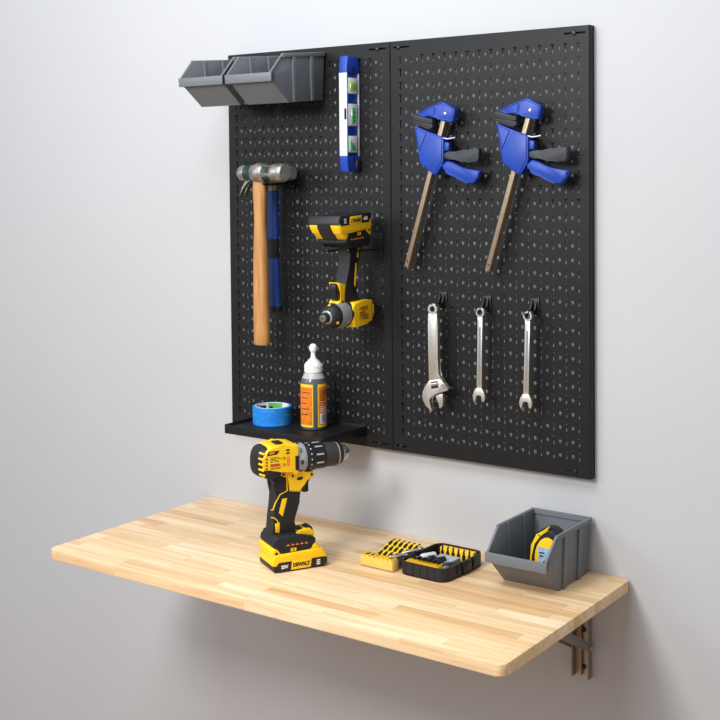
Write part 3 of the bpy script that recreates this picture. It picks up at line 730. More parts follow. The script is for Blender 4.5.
# long double hook under both heads
root = thing('hammer_hook', 'long black double hook carrying both hammers', 'hook', (HX, -T, HZ-.02))
b = new(); box(b, HX-.030, HX+.030, -T-.003, -T-.0006, HZ-.030, HZ+.012, .0008); part('plate', b, 'blackmetal', root)
for s in (-1, 1):
    b = new(); xx = HX+.003+s*.0185; tube(b, [(xx, -T-.003, HZ-.0232), (xx, -.098, HZ-.0237), (xx, -.101, HZ-.0225), (xx, -.1025, HZ-.0215)], .0022, 10); part('prong', b, 'blackmetal', root)

# ------------------------------------------------------------------ cordless tools (own axes: x forward, z up, the near side is -y)
mm = lambda pts: [(a*.001, b_*.001) for a, b_ in pts]
ANG = math.radians(61)
DR = Matrix.Rotation(ANG, 3, 'Z'); DO = V((.3716, -.2705, TZ))
IR = Matrix.Rotation(math.radians(3.2), 3, 'X') @ Matrix(((0, -1, 0), (-1, 0, 0), (0, 0, -1))); IO = V((.3745, -.1195, .4745))
def loc_fn(R, O):
    inv = R.transposed()
    def g(pts, side, ox=0, oy=0, s=1):
        n = R @ V((0, -1, 0)); o = O + n*side; r = []
        for a, b_ in pts:
            q = inv @ (at(ox+a/s, oy+b_/s, o, n)-o); r.append((q.x, q.z))
        return r
    return g
def both(bmfn):
    r = []
    for s in (-1, 1):
        b = new(); bmfn(b, s); r.append(b)
    return tuple(r)
def inlay(b, poly, s, y, th=.0006, bev=.0002):
    prism(b, poly, s*y, s*(y+th), bev)
def battery(root):
    """slide-on battery, its foot at z = 0"""
    hw = .0375
    b = new(); prism(b, mm([(-52, 10), (-55, 14), (-55, 27), (-51, 33), (34, 36), (44, 34), (51, 24), (53, 18), (52, 10)]), -hw, hw, .005, 3)
    prism(b, mm([(-53, 20), (-56, 26), (-56, 40), (-52, 45), (-43, 45), (-38, 36), (-38, 22)]), -hw+.0025, hw-.0025, .004, 3)
    prism(b, mm([(20, 30), (22, 42), (27, 47), (33, 45), (44, 32)]), -hw+.002, hw-.002, .004, 3); bt = part('battery', b, 'yellow', root, world=False)
    b = new(); prism(b, mm([(-50, 0), (-53, 4), (-53, 13), (51, 13), (53, 17), (53, 8), (48, 0)]), -hw+.001, hw-.001, .004, 3); part('battery_base', b, 'blackplastic', bt, world=False)
    sp = part('side_panel', both(lambda b, s: inlay(b, mm([(-47, 3), (-43, 1.5), (46, 1.5), (51, 6), (51, 17), (45, 18.5), (-43, 18.5), (-47, 15)]), s, hw-.0002, .0008, .0003)), 'blackplastic', bt, world=False)
    npl = part('name_plate', both(lambda b, s: inlay(b, mm([(-20, 3.0), (19, 3.0), (21, 19), (-18, 19)]), s, hw+.0003, .0007, .0002)), 'yellow', bt, world=False)
    rt = lambda s: (1, 0, 0) if s < 0 else (-1, 0, 0)
    part('brand_lettering', both(lambda b, s: text(b, 'DEWALT', .0094, (.0003, s*(hw+.0011), .0110), rt(s), (0, 0, 1), .0004, .88, .0005)), 'black_print', bt, world=False)
    part('voltage_lettering', both(lambda b, s: text(b, '20V', .0085, (-.0325 if s < 0 else .0345, s*(hw+.0007), .0098), rt(s), (0, 0, 1), .0004, 1.0, .0004)), 'paint_white', bt, world=False)
    def marks(b, s):
        xx = .0345 if s < 0 else -.0325
        for dz in (.0065, .0100, .0135): box(b, xx-.0035, xx+.0035, s*hw+s*.0007-.0002, s*hw+s*.0007+.0002, dz-.0011, dz+.0011)
    part('charge_marks', both(marks), 'paint_white', bt, world=False)
    # proud dark plate in front, coloured as the shade in the catch's hollow
    b = new(); prism(b, mm([(53.6, 16), (51.6, 24.5), (44.6, 34.6), (34.6, 46), (30, 40), (40, 26), (48, 14)]), -.0165, .0165, .0006); rr = part('release_shade', b, 'blackplastic', bt, world=False)
    b = new(); prism(b, mm([(54.3, 15), (52.8, 24), (50, 24), (50, 14)]), -.0135, .0135, .0010); part('release_button', b, 'rubber', rr, world=False)
    part('battery_screw', both(lambda b, s: lathe(b, [(0, 0), (.0026, 0), (.0026, .0006), (0, .0006)], (-.047, s*(hw-.0027), .035), (0, s, 0), 12)), 'darkvoid', bt, world=False)
    return bt
def grip_and_foot(root):
    fh = .0350
    b = new(); prism(b, mm([(-50, 57), (-54, 50), (-49, 40), (-38, 32), (-32, 30.5), (18, 30.5), (22, 34), (25, 41), (31, 47), (33, 51), (30, 55), (14, 59), (0, 61), (-5, 66), (-46, 66)]), -fh, fh, .009, 4); ft = part('foot', b, 'rubber', root, world=False)
    def lett(b, s):
        for k in range(5):
            x = .001*(-27+k*9)
            box(b, x, x+.006, s*fh-.0004, s*fh+.0004, .0465, .0478); box(b, x+.0015, x+.0045, s*fh-.0004, s*fh+.0004, .0478, .0492)
    part('foot_lettering', both(lett), 'orange_print', ft, world=False)
    bdg = part('foot_badge', both(lambda b, s: box(b, -.019, -.008, s*fh-.0004, s*fh+.0005, .0355, .0415)), 'yellow', ft, world=False)
    part('foot_badge_mark', both(lambda b, s: box(b, -.0150, -.0120, s*fh+s*.0005-.0002, s*fh+s*.0005+.0002, .0372, .0398)), 'black_print', ft, world=False)
    return ft
def drill():
    g = loc_fn(DR, DO)
    root = thing('cordless_drill', 'yellow and black cordless drill standing on the wooden worktop', 'drill', DO + V((0, 0, .0002)), DR)
    A = .1975
    battery(root); grip_and_foot(root)
    # grip
    hp = [(-62, 178), (-54, 170), (-45, 164), (-38, 155), (-40, 130), (-42, 110), (-45, 92), (-46, 76), (-50, 62), (0, 62), (-6, 72), (-3, 90), (2, 104), (9, 127), (9, 142), (6, 186), (-58, 190)]
    b = new(); prism(b, chaikin(mm(hp), 1), -.0175, .0175, .007, 4); part('grip', b, 'rubber', root, world=False)
    # yellow motor housing and trigger body
    b = new(); prism(b, mm([(-50, 186), (-65, 187), (-69, 191), (-69, 209), (-63, 221), (-54, 228), (-46, 230), (-28, 228.5), (-20, 231), (-4, 229), (1, 227), (2, 224), (2, 173), (-4, 177), (-12, 180), (-34, 186)]), -.0300, .0300, .0075, 4); hs = part('motor_housing', b, 'yellow', root, world=False)
    b = new(); prism(b, mm([(-20, 190), (4, 190), (6, 174), (36, 173), (38, 169), (35, 163), (30, 161), (17, 160), (13, 153), (10, 137), (-14, 141), (-15, 176)]), -.0192, .0192, .0045, 3); tb = part('trigger_body', b, 'yellow', root, world=False)
    part('trigger_body_slots', both(lambda b, s: [inlay(b, chaikin(mm(P), 1), s, .0189, .0006) for P in ([(1, 166), (1, 160), (13, 161), (13, 167)], [(-9, 172), (-9, 167), (-5, 167), (-5, 172)], [(28, 171), (28, 166), (33, 166), (33, 171)])]), 'blackplastic', tb, world=False)
    b = new(); prism(b, chaikin(mm([(10, 162), (17, 160), (31, 161), (28, 156), (27, 146), (29, 137), (26, 134), (17, 134), (11, 140)]), 1), -.0105, .0105, .003, 3); part('trigger', b, 'blackplastic', root, world=False)
    # black rear cap with vents
    b = new(); loft(b, [(.058, -.2003, 0, .0286, .0288, 4.2), (.066, -.2000, 0, .0276, .0280, 3.8), (.0705, -.1995, 0, .0258, .0262, 3.3), (.0745, -.1988, 0, .0222, .0224, 2.9), (.0770, -.1983, 0, .0178, .0172, 2.7), (.0782, -.198, 0, .0120, .0110, 2.5)], 40)
    bmesh.ops.transform(b, matrix=Matrix(((0, 0, -1, 0), (0, 1, 0, 0), (-1, 0, 0, 0), (0, 0, 0, 1))), verts=b.verts); bmesh.ops.recalc_face_normals(b, faces=b.faces)
    rc = part('rear_cap', b, 'rubber', root, world=False, ang=60)
    b = new(); prism(b, mm([(-67, 188), (-66, 177), (-60, 170.5), (-50, 169.5), (-36, 173), (-33, 186.5), (-50, 186.5)]), -.0296, .0296, .008, 4); part('cap_skirt', b, 'rubber', rc, world=False)
    for k in range(5):
        z = .1795+.0098*k
        for s in (-1, 1):
            n = V((-.72, s*.69, (z-.199)*5)).normalized(); c_ = V((-.0712+(.0020 if k in (0, 4) else 0), s*(.0262-(.0014 if k in (0, 4) else 0)), z))
            b = new(); box(b, -.0058, .0058, -.0018, .0018, -.002, .0008, .0005, mtx=axis_mtx(c_, n, (0, 0, 1)) @ Matrix.Rotation(math.radians(s*14), 4, 'Z')); part('vent', b, 'yellow', rc, world=False)
    # black inlays on the housing side
    part('housing_inlay', both(lambda b, s: [inlay(b, mm(P), s, .0296, .0008) for P in ([(-58, 222), (-37, 222), (-42, 215.5), (-62, 214)], [(-24, 223), (-17, 222.5), (-17, 219.5), (-24, 220)], [(-24, 217.5), (-17, 217), (-17, 214), (-24, 214.5)], [(-6, 209), (1.5, 209), (1.5, 181), (-6, 183)])]), 'rubber', hs, world=False)
    part('housing_badge', both(lambda b, s: inlay(b, mm([(-56, 220.2), (-45, 220), (-47, 217), (-57, 216.5)]), s, .0302, .0006)), 'orange_print', hs, world=False)
    part('vent_holes', both(lambda b, s: [lathe(b, [(0, 0), (.0017, 0), (.0017, .0008), (0, .0008)], (-.0620, s*.0297, .191+.0058*k), (0, s, 0), 10) for k in range(4)]), 'blackplastic', hs, world=False)
    part('rating_print', both(lambda b, s: [box(b, .001*x0, .001*(x0+w_), s*.0301-.0002, s*.0301+.0002, .001*z_, .001*(z_+.9)) for x0, w_, z_ in ((-55, 17, 209.5), (-55, 12, 207), (-40, 7, 207), (-55, 16, 204.5), (-55, 9, 191.2), (-44, 10, 191.2), (-55, 18, 189.0), (-31, 6, 208), (-31, 6, 205), (-31, 6, 196), (-31, 6, 193), (-55, 5, 201.8), (-47, 9, 201.8))]), 'black_print', hs, world=False)
    part('warning_print', both(lambda b, s: box(b, -.055, -.036, s*.0301-.0002, s*.0301+.0002, .194, .1985)), 'red_print', hs, world=False)
    part('rating_mark', both(lambda b, s: box(b, -.023, -.017, s*.0301-.0002, s*.0301+.0002, .192, .209)), 'orange_print', hs, world=False)
    b = new(); box(b, -.038, -.022, -.012, .012, .2285, .2325, .002); part('top_inlay', b, 'rubber', hs, world=False)
    # yellow piping on the grip
    def line(P, off=.0181, r=.0012):
        return both(lambda b, s: tube(b, [(q[0]+.0015 if s < 0 else max(q[0]+.002, -.0345), s*(off-.0008), q[1]) for q in g(P, off)], r, 6))
    c1 = lambda x, y: (245+x/6.545, 430+y/6.545)
    c2_ = lambda x, y: (250+x/8, 495+y/8)
    part('grip_piping', line([c1(268, 262), c1(272, 400), c1(225, 425), c1(195, 480), c2_(180, 122), c2_(164, 123)]), 'yellow', root, world=False)
    part('grip_piping', line([c2_(164, 183), c2_(190, 188), c2_(212, 205), c2_(224, 235)]), 'yellow', root, world=False)
    part('grip_inlay', both(lambda b, s: inlay(b, g([c2_(258, 32), c2_(298, 25), c2_(262, 175), c2_(232, 145)], .018), s, .0172, .0012, .0003)), 'yellow', root, world=False)
    part('grip_inlay', both(lambda b, s: inlay(b, g([c2_(200, 232), c2_(238, 222), c2_(238, 305), c2_(205, 302)], .018), s, .0172, .0012, .0003)), 'yellow', root, world=False)
    ye = part('grip_badge', both(lambda b, s: inlay(b, g([c1(238, 265), c1(275, 255), c1(270, 310), c1(232, 300)], .0185), s, .0190, .0010, .0003)), 'yellow', root, world=False)
    part('grip_badge_mark', both(lambda b, s: [inlay(b, g(P, .0195), s, .0198, .0006) for P in ([c1(247, 268), c1(268, 264), c1(267, 276), c1(245, 280)], [c1(243, 286), c1(265, 284), c1(263, 300), c1(240, 298)])]), 'black_print', ye, world=False)
    # yellow carrier with work light on the foot
    b = new(); prism(b, mm([(-4, 58), (2, 65), (14, 67.5), (28, 67.5), (35, 62), (36, 54), (28, 50), (4, 54)]), -.0175, .0175, .002, 3); lc = part('light_carrier', b, 'yellow', root, world=False)
    b = new(); prism(b, mm([(2, 64), (6, 66.8), (14, 68.4), (14, 62)]), -.0120, .0120, .0008); part('light_recess', b, 'blackplastic', lc, world=False)
    b = new(); lathe(b, [(0, -.011), (.0075, -.011), (.0085, -.009), (.0085, .009), (.0075, .011), (0, .011)], (.0275, 0, .0625), (0, 1, 0), 20); part('work_light', b, 'rubber', lc, world=False)
    # clutch, rings, chuck
    ax = (1, 0, 0); o = (0, 0, A)
    b = new(); lathe(b, [(.018, -.003), (.0270, -.0025), (.0280, .001), (.0276, .018), (.0258, .0205), (.018, .0205)], o, ax, 40); cr_ = part('mode_ring', b, 'silverplastic', root, world=False)
    b = new()
    for k, ch in enumerate(('1', '8', '2', '4', '6', '10', '12', '3')):
        a = math.radians(180+45*(k-1)+4)
        n = V((0, math.cos(a), math.sin(a))); tg = V((0, -math.sin(a), math.cos(a)))
        text(b, ch, .0115, V((.0090, 0, A))+n*.0283, (1, 0, 0) if False else tg.cross(n), tg, .0008, 1, .0003)
    part('mode_marks', b, 'black_print', cr_, world=False)
    b = new(); lathe(b, [(.018, .0205), (.0252, .0208), (.0258, .026), (.0258, .034), (.0250, .036), (.0250, .056), (.0240, .060), (.018, .060)], o, ax, 40); cl_ = part('clutch_ring', b, 'blackplastic', root, world=False)
    b = new()
    for k in range(16):
        a = 2*math.pi*k/16; n = V((0, math.cos(a), math.sin(a)))
        box(b, -.0012, .0012, -.001, .001, -.0003, .0004, mtx=axis_mtx(V((.0295, 0, A))+n*.0258, n, (1, 0, 0)))
    part('clutch_dots', b, 'paint_white', cl_, world=False)
    for k in range(10):
        a = 2*math.pi*(k+.5)/10; n = V((0, math.cos(a), math.sin(a)))
        b = new(); box(b, -.0016, .0016, -.0075, .0075, -.0010, .0012, .0008, mtx=axis_mtx(V((.047, 0, A))+n*.0250, n, (1, 0, 0))); part('clutch_ridge', b, 'silverplastic', cl_, world=False)
    b = new(); lathe(b, [(.014, .060), (.0220, .0602), (.0226, .063), (.0224, .086), (.0212, .0875), (.014, .0875)], o, ax, 40); ch = part('chuck_sleeve', b, 'darkchuck', root, world=False)
    b = new(); lathe(b, [(.0214, .0868), (.0216, .0885), (.0205, .0905), (.014, .0905)], o, ax, 40); part('chuck_collar', b, 'zinc', ch, world=False)
    b = new(); lathe(b, [(.014, .0905), (.0200, .0907), (.0198, .0955), (.0185, .0975), (.012, .0980)], o, ax, 40); part('chuck_grip', b, 'blackplastic', ch, world=False)
    b = new(); lathe(b, [(.012, .0978), (.0172, .098), (.0160, .104), (.0120, .110), (.0072, .1135), (.0056, .1138), (.0050, .1110), (0, .1105)], o, ax, 36); nz = part('chuck_nose', b, 'steel', root, world=False)
    for k in range(3):
        a = 2*math.pi*k/3+.5; n = V((0, math.cos(a), math.sin(a)))
        b = new(); box(b, -.0022, .0022, -.006, .006, -.0015, .0012, .0005, mtx=axis_mtx(V((.1105, 0, A))+n*.0065, n, (1, 0, 0))); part('chuck_jaw', b, 'forged', nz, world=False)
    return root
drill()
def impact():
    root = thing('impact_driver', 'yellow and black impact driver hanging upside down on the pegboard', 'drill', IO, IR)
    A = .194; g = loc_fn(IR, IO)
    battery(root); grip_and_foot(root)
    hp = [(-45, 186), (-34, 176), (-27, 160), (-25, 140), (-31, 115), (-39, 92), (-46, 74), (-50, 60), (-8, 60), (-12, 72), (-9, 95), (0, 120), (12, 140), (14, 176), (10, 190)]
    b = new(); prism(b, chaikin(mm(hp), 1), -.0135, .0135, .0070, 4); part('grip', b, 'rubber', root, world=False)
    part('grip_inlay', both(lambda b, s: inlay(b, mm([(-32, 100), (-27, 98), (-19, 140), (-24, 146)]), s, .0125, .0014, .0004)), 'yellow', root, world=False)
    part('grip_inlay', both(lambda b, s: inlay(b, mm([(-43, 66), (-39, 64), (-32, 86), (-36, 90)]), s, .0125, .0014, .0004)), 'yellow', root, world=False)
    part('grip_screw', both(lambda b, s: lathe(b, [(0, 0), (.0028, 0), (.0028, .0008), (0, .0008)], (-.018, s*.0131, .098), (0, s, 0), 12)), 'darkvoid', root, world=False)
    # yellow housing
    b = new(); prism(b, chaikin(mm([(-60, 174), (-64, 179), (-64, 208), (-60, 216), (-50, 219), (-6, 221), (6, 220), (8, 172), (-30, 173)]), 1), -.0270, .0270, .010, 4); hs = part('motor_housing', b, 'yellow', root, world=False)
    b = new(); prism(b, mm([(-22, 182), (8, 182), (28, 176), (33, 170), (29, 166), (22, 165), (21, 150), (29, 134), (29, 130), (20, 132), (6, 140), (-8, 141), (-16, 150)]), -.0125, .0125, .0035, 3); tb = part('trigger_body', b, 'yellow', root, world=False)
    part('trigger_body_slots', both(lambda b, s: [inlay(b, chaikin(mm(P), 1), s, .0122, .0006) for P in ([(-8, 172), (-8, 165), (6, 165), (6, 172)], [(16, 172), (16, 166), (21, 166), (21, 172)])]), 'blackplastic', tb, world=False)
    b = new(); prism(b, chaikin(mm([(20, 134), (30, 131), (36, 134), (36, 146), (33, 156), (33, 164), (22, 166), (18, 150)]), 1), -.0085, .0085, .003, 3); part('trigger', b, 'blackplastic', root, world=False)
    part('rating_print', both(lambda b, s: [box(b, .001*x0, .001*(x0+w_), min(s*.0269, s*.0275), max(s*.0269, s*.0275), .001*z_, .001*(z_+1.2)) for x0, w_, z_ in ((-44, 26, 184), (-44, 30, 187), (-44, 22, 190), (-44, 30, 199), (-44, 26, 202), (-44, 30, 205), (-44, 18, 208))]), 'black_print', hs, world=False)
    part('warning_print', both(lambda b, s: box(b, -.034, -.016, min(s*.0269, s*.0276), max(s*.0269, s*.0276), .1932, .1975)), 'red_print', hs, world=False)
    b = new()
    for s in (-1, 1):
        for k in range(5): box(b, -.059, -.056, min(s*.0263, s*.0273), max(s*.0263, s*.0273), .179+.0075*k, .183+.0075*k, .0006)
    part('vent_holes', b, 'blackplastic', hs, world=False)
    b = new(); prism(b, chaikin(mm([(-60, 178), (-65, 176), (-69, 184), (-69, 208), (-63, 218), (-54, 221), (-50, 217), (-58, 208), (-58, 184)]), 1), -.0255, .0255, .009, 3); part('rear_cap', b, 'rubber', root, world=False)
    b = new(); box(b, -.052, -.030, -.010, .010, .2185, .2235, .0015); part('top_vent', b, 'yellow', hs, world=False)
    ax = (1, 0, 0); o = (0, 0, A)
    b = new(); lathe(b, [(.012, .000), (.0268, .000), (.0274, .005), (.0266, .008), (.012, .0085)], o, ax, 36); part('housing_ring', b, 'rubber', root, world=False)
    b = new(); lathe(b, [(.012, .0080), (.0262, .0082), (.0268, .014), (.0262, .028), (.0248, .0355), (.012, .0360)], o, ax, 36); part('gearcase', b, 'zinc', root, world=False)
    b = new(); lathe(b, [(.010, .0340), (.0240, .0345), (.0246, .037), (.0238, .042), (.0205, .049), (.0160, .0535), (.012, .0548), (.010, .0548)], o, ax, 40); nb = part('nose_boot', b, 'rubber', root, world=False)
    for a in (math.radians(-60), math.radians(60), math.radians(180)):
        n = V((.45, math.cos(a+1.57)*.9, math.sin(a+1.57)*.9)).normalized()
        b = new(); c_ = V((.0462, 0, A))+V((0, math.cos(a+1.57), math.sin(a+1.57)))*.0218
        lathe(b, [(0, -.002), (.0030, -.002), (.0030, .0008), (0, .0012)], c_, n, 12); part('boot_window', b, 'yellow', nb, world=False)
    b = new(); lathe(b, [(.008, .0540), (.0128, .0542), (.0132, .0560), (.0116, .0575), (.008, .0578)], o, ax, 30); part('collet_ring', b, 'zinc', root, world=False)
    b = new(); lathe(b, [(.005, .0570), (.0098, .0572), (.0098, .0640), (.0088, .0660), (.005, .0662)], o, ax, 30); part('collet', b, 'blackplastic', root, world=False)
    b = new(); lathe(b, [(.0038, .0650), (.0070, .0652), (.0070, .0690), (.0060, .0705), (.0042, .0706), (.0040, .0600), (0, .0600)], o, ax, 24); part('bit_socket', b, 'steel', root, world=False)
    return root
impact()
# two-prong holder that carries the driver by its foot
hz = IO.z-.0705
root = thing('tool_holder', 'black two prong holder under the foot of the hanging driver', 'hook', (IO.x, -T, hz))
b = new(); box(b, IO.x-.032, IO.x+.032, -T-.003, -T-.0006, hz-.020, hz+.030, .0008); part('plate', b, 'blackmetal', root)
for s in (-1, 1):
    b = new(); xx = IO.x+s*.0255; box(b, xx-.0035, xx+.0035, -.1300, -T-.003, hz-.0035, hz+.0000, .001); box(b, xx-.0035, xx+.0035, -.1300, -.1270, hz-.0035, hz+.002, .0008); part('prong', b, 'blackmetal', root)

# ------------------------------------------------------------------ tape measure in the table bin
def tape_measure():
    bz = TZ+.0030
    o = V((.8045, -.0810, bz)); rot = Matrix.Rotation(math.radians(4), 3, 'Z')
    root = thing('tape_measure', 'yellow and black tape measure standing inside the grey bin', 'tape measure', o, rot)
    hw = .0185; mm = lambda pts: [(a*.00090, b_*.00142) for a, b_ in pts]
    prof = [(-28, 0), (-33, 6), (-35, 24), (-32, 42), (-23, 56), (-8, 64), (8, 65), (22, 60), (31, 50), (34, 36), (34, 6), (30, 0)]
    b = new(); prism(b, chaikin(mm(prof), 1), -hw, hw, .006, 3); cs = part('case', b, 'rubber', root, world=False)
    b = new(); prism(b, chaikin(mm([(-20, 6), (-24, 24), (-21, 40), (-12, 50), (2, 55), (16, 52), (25, 42), (27, 30), (27, 6)]), 1), -hw-.0014, hw+.0014, .002, 2); part('side_shell', b, 'yellow', cs, world=False)
    b = new(); prism(b, mm([(-34, 20), (-31, 42), (-20, 56), (-4, 63), (9, 70), (4, 62), (-12, 55), (-24, 44), (-29, 30), (-30, 18)]), -hw-.0016, -hw+.006, .0006, 2); part('yellow_rim', b, 'yellow', cs, world=False)
    b = new(); prism(b, mm([(-14, 4), (-16, 42), (21, 40), (21, 4)]), -hw-.0022, -hw-.0012, .0003); lb = part('label', b, 'tapelabel', cs, world=False, label='pale blue printed label')
    b = new(); lathe(b, [(0, 0), (.0072, 0), (.0072, .0006), (0, .0006)], (.001, -hw-.0022, .029), (0, -1, 0), 20)
    for x0, w_, z_ in ((-12, 10, 48), (-11, 7, 42), (-11, 8, 14), (-11, 14, 9), (7, 8, 45)): box(b, .001*x0, .001*(x0+w_), -hw-.0027, -hw-.002, .001*z_, .001*(z_+2))
    part('label_print', b, 'black_print', lb, world=False)
    b = new(); box(b, -.003, .005, -hw-.0032, -hw-.0027, .0275, .0305); part('label_mark', b, 'paint_white', lb, world=False)
    b = new(); lathe(b, [(0, 0), (.0014, 0), (.0014, .0006), (0, .0006)], (-.0125, -hw-.0016, .0795), (0, -1, 0), 10); part('screw', b, 'darkvoid', cs, world=False)
tape_measure()

# ------------------------------------------------------------------ screwdriver bit case
def bit_case():
    o = V((.6135, -.2075, TZ+.0002)); rot = Matrix.Rotation(math.radians(-1.5), 3, 'Z'); R4 = Matrix.Translation(o) @ rot.to_4x4()
    root = thing('bit_case', 'open black and yellow case of screwdriver bits on the worktop', 'case', o, rot)
    w, d, h = .0505, .134, .0245                      # half width, depth, height of the tub
    P = round_rect(-w, w, 0, d, .018, 6)
    b = new(); slab(b, P, 0, .003, .001); part('tub_floor', b, 'blackplastic', root, world=False)
    # walls
    Pi = round_rect(-w+.0028, w-.0028, .0028, d-.0028, .0152, 6)
    t = new(); n = len(P)
    rings = [[t.verts.new((p[0], p[1], z)) for p in Q] for Q, z in ((P, .001), (P, h), (Pi, h), (Pi, .001))]
    for A, B in zip(rings, rings[1:]):
        for i in range(n): t.faces.new((A[i], A[(i+1) % n], B[(i+1) % n], B[i]))
    bmesh.ops.recalc_face_normals(t, faces=t.faces); tub = part('tub_wall', t, 'blackplastic', root, world=False)
    b = new()
    for i in range(5): box(b, -w+.016+.0155*i-.001, -w+.016+.0155*i+.001, -.0008, .001, .002, h-.002)
    part('tub_ribs', b, 'blackplastic', tub, world=False)
    b = new(); box(b, w-.001, w+.004, d*.42, d*.62, .004, h+.001, .0012); box(b, w-.001, w+.0025, d*.30, d*.36, .006, h-.002, .001); box(b, w-.001, w+.0025, d*.68, d*.74, .006, h-.002, .001); part('latch', b, 'blackplastic', root, world=False)
    for y in (.020, .085):
        b = new(); box(b, -w-.006, -w+.001, y, y+.016, .004, .013, .0015); part('hinge', b, 'blackplastic', root, world=False)
    # front rack in the tub with sloping notches
    def saw(n, x0, x1, y0, y1, z0, z1, dz):
        b = new(); st = (x1-x0)/n; poly = [(x0, z0)]
        for i in range(n): poly += [(x0+st*i, z1), (x0+st*(i+.55), z1+dz), (x0+st*(i+.95), z1-.001)]
        poly += [(x1, z0)]
        prism(b, poly, y0, y1, .0004); return b
    part('front_rack', saw(7, -w+.010, w-.018, .0040, .024, .003, .0205, .0060), 'yellow_rack', root, world=False)
    b = new(); box(b, -w+.014, w-.014, d-.018, d-.0045, .003, .0225, .001); rk = part('rear_rack', b, 'yellow_rack', root, world=False)
    b = new(); box(b, -w+.008, w-.004, d-.0042, d-.0032, .003, h-.001); b.free()
    # lid lying open to the left, clear, filled with yellow racks
    lx0, lx1 = -w-.006-.080, -w-.0065
    Q = round_rect(lx0, lx1, -.006, d-.006, .006, 4); Qi = round_rect(lx0+.0016, lx1-.0016, -.0044, d-.0076, .0048, 4)
    t = new(); n = len(Q); zl = .0215
    rings = [[t.verts.new((p[0], p[1], z)) for p in S] for S, z in ((Qi, .0016), (Qi, zl), (Q, zl), (Q, .0))]
    for A, B in zip(rings, rings[1:]):
        for i in range(n): t.faces.new((A[i], A[(i+1) % n], B[(i+1) % n], B[i]))
    t.faces.new(rings[0]); t.faces.new(rings[-1][::-1]); bmesh.ops.recalc_face_normals(t, faces=t.faces)
    part('clear_lid', t, 'clear', root, world=False, label='clear plastic lid')
    part('lid_front_rack', saw(7, lx0+.003, lx1-.004, -.0030, .016, .0020, .0175, .0055), 'yellow_rack', root, world=False)
    rows = []
    for k, (y, zz, xa, xb) in enumerate(((.030, .0200, .018, .064), (.056, .0220, .012, .070), (.082, .0235, .004, .074))):
        b = new(); prism(b, [(y-.004, .0020), (y-.004, zz-.005), (y+.006, zz+.002), (y+.012, zz+.002), (y+.012, .0020)], lx0+xa, lx0+xb, .0006)
        bb = new(); bmesh.ops.reverse_faces(b, faces=b.faces); merge(bb, b, Matrix(((0, 1, 0, 0), (1, 0, 0, 0), (0, 0, 1, 0), (0, 0, 0, 1))))
        part('lid_rack', bb, 'yellow_rack', root, world=False); rows.append((y, zz, lx0+xa, lx0+xb))
    b = new(); box(b, lx1-.014, lx1-.004, .018, .100, .0020, .020, .001); part('lid_divider', b, 'blackplastic', root, world=False)
    # loose pieces: each one a thing of its own
    proto = {}
    def bit(kind, pos, d_, label, group, L=.025, r=.0032, m='blackmetal'):
        key = (kind, L, r, m)
        if key not in proto:
            b = new(); lathe(b, [(0, 0), (r, 0), (r, L*.45), (r*.62, L*.52), (r*.62, L*.8), (r*.5, L*.86), (r*.15, L), (0, L)], seg=6 if kind == 'bit' else 16)
            ob = finish('screwdriver_bit', b, m); proto[key] = ob
        else:
            ob = proto[key].copy(); COL.objects.link(ob)
        ob.matrix_world = R4 @ axis_mtx(pos, d_); tag(ob, label, 'bit', group)
        return ob
    names = ('nearest the viewer', 'in the middle', 'farthest back')
    for (y, zz, xa, xb), nm in zip(rows, names):
        cnt = int((xb-xa)/.0105)
        for i in range(cnt):
            x = xa+.006+(xb-xa-.012)*i/max(1, cnt-1)
            bit('bit', (x, y-.0030, zz+.0015-.004), (0.08, .96, .30), 'black bit clipped in the yellow lid rack '+nm, 'bits in the lid rack '+nm, L=.019, r=.0034)
    for i in range(6):
        x = -w+.017+.0112*i
        bit('bit', (x, .0330, .0262), (-.12, -.93, .10), 'black bit lying on the notched yellow rack at the front of the tub', 'bits on the front rack of the tub', L=.022, r=.0026)
    for i in range(6):
        x = -w+.020+.0118*i
        bit('bit', (x, d-.0195, .0060), (0, .12, 1), 'black bit upright at the yellow rear rack of the tub', 'bits at the rear rack of the tub', L=.021, r=.0034)
    for i in range(5):
        x = lx0+.012+.0125*i
        bit('bit', (x, .0180, .0180), (-.1, -.9, .25), 'black bit in the notched front rack of the clear lid', 'bits in the front rack of the lid', L=.015, r=.0020)
    def piece(name, prof, pos, d_, m, label, cat, seg=18):
        b = new(); lathe(b, prof, seg=seg); ob = finish(name, b, m); ob.matrix_world = R4 @ axis_mtx(pos, d_); return tag(ob, label, cat)
    pz = .0235
    piece('bit_holder', [(0, 0), (.0032, 0), (.0032, .012), (.0062, .014), (.0066, .016), (.0066, .040), (.0056, .042), (0, .042)], (-.034, .028, pz-.001), (.55, .83, .05), 'alu', 'silver magnetic bit holder lying across the tub', 'bit holder')
    piece('nut_driver', [(0, 0), (.0030, 0), (.0030, .016), (.0060, .018), (.0060, .030), (0, .030)], (-.020, .026, pz-.001), (.45, .88, .0), 'blackmetal', 'black nut driver beside the silver bit holder', 'nut driver', 12)
    piece('nut_driver', [(0, 0), (.0030, 0), (.0030, .012), (.0072, .014), (.0072, .030), (0, .030)], (.002, .027, pz-.001), (.42, .9, .0), 'blackmetal', 'thick black nut driver in front of the translucent box', 'nut driver', 12)
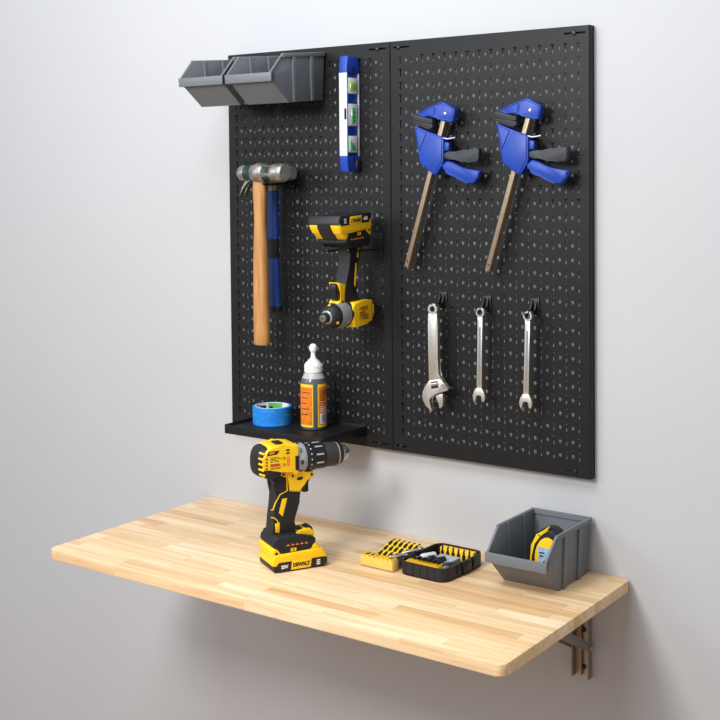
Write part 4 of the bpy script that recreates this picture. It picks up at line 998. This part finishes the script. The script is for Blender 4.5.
    piece('drive_adapter', [(0, 0), (.0034, 0), (.0034, .018), (.0024, .020), (.0024, .032), (0, .032)], (.022, .026, pz-.001), (.5, .86, .02), 'steel', 'slim steel drive adapter by the latch side of the tub', 'adapter', 8)
    piece('drive_adapter', [(0, 0), (.0034, 0), (.0034, .022), (.0022, .024), (.0022, .034), (0, .034)], (lx1-.022, .012, .022), (.85, .5, .16), 'steel', 'slim steel drive adapter over the edge of the clear lid', 'adapter', 8)
    piece('bit_holder', [(0, 0), (.0036, 0), (.0036, .026), (.0028, .028), (.0028, .034), (0, .034)], (lx1-.012, .042, .0225), (.75, .62, .22), 'steel', 'steel bit holder lying over the case hinge', 'bit holder', 12)
    b = new(); box(b, -.012, .030, .046, .084, .004, .0225, .0015); ob = finish('insert_box', b, 'greyclear'); ob.matrix_world = R4; tag(ob, 'small translucent grey box inside the black tub', 'box')
bit_case()

# ------------------------------------------------------------------ light
def area(name, loc, target, size, power, col, sy=None):
    l = bpy.data.lights.new(name, 'AREA'); l.energy = power; l.color = col; l.shape = 'RECTANGLE' if sy else 'SQUARE'; l.size = size
    if sy: l.size_y = sy
    o = bpy.data.objects.new(name, l); COL.objects.link(o); o.location = loc
    o.rotation_euler = (V(target)-V(loc)).to_track_quat('-Z', 'Y').to_euler()
    return o
area('softbox_lamp', (0.36, -2.03, 1.12), (0.43, 0, 0.38), 0.44, 28, (1.0, 0.98, 0.955))
area('ceiling_panel_lamp', (0.45, -1.5, 2.2), (0.45, -0.3, 0.0), 1.5, 50, (0.82, 0.905, 1.0), 0.9)
area('window_light', (-2.2, -3.6, 1.6), (0.43, 0, 0.6), 1.7, 44, (0.80, 0.90, 1.0), 1.4)
w = bpy.data.worlds.new('room_light'); sc.world = w; w.use_nodes = True
bg = w.node_tree.nodes['Background']; bg.inputs['Color'].default_value = (0.93, 0.95, 1.0, 1); bg.inputs['Strength'].default_value = 0.42

vs_ = sc.view_settings; vs_.view_transform = 'Standard'; vs_.look = 'None'; vs_.gamma = 1; vs_.use_curve_mapping = False; vs_.exposure = 0.07
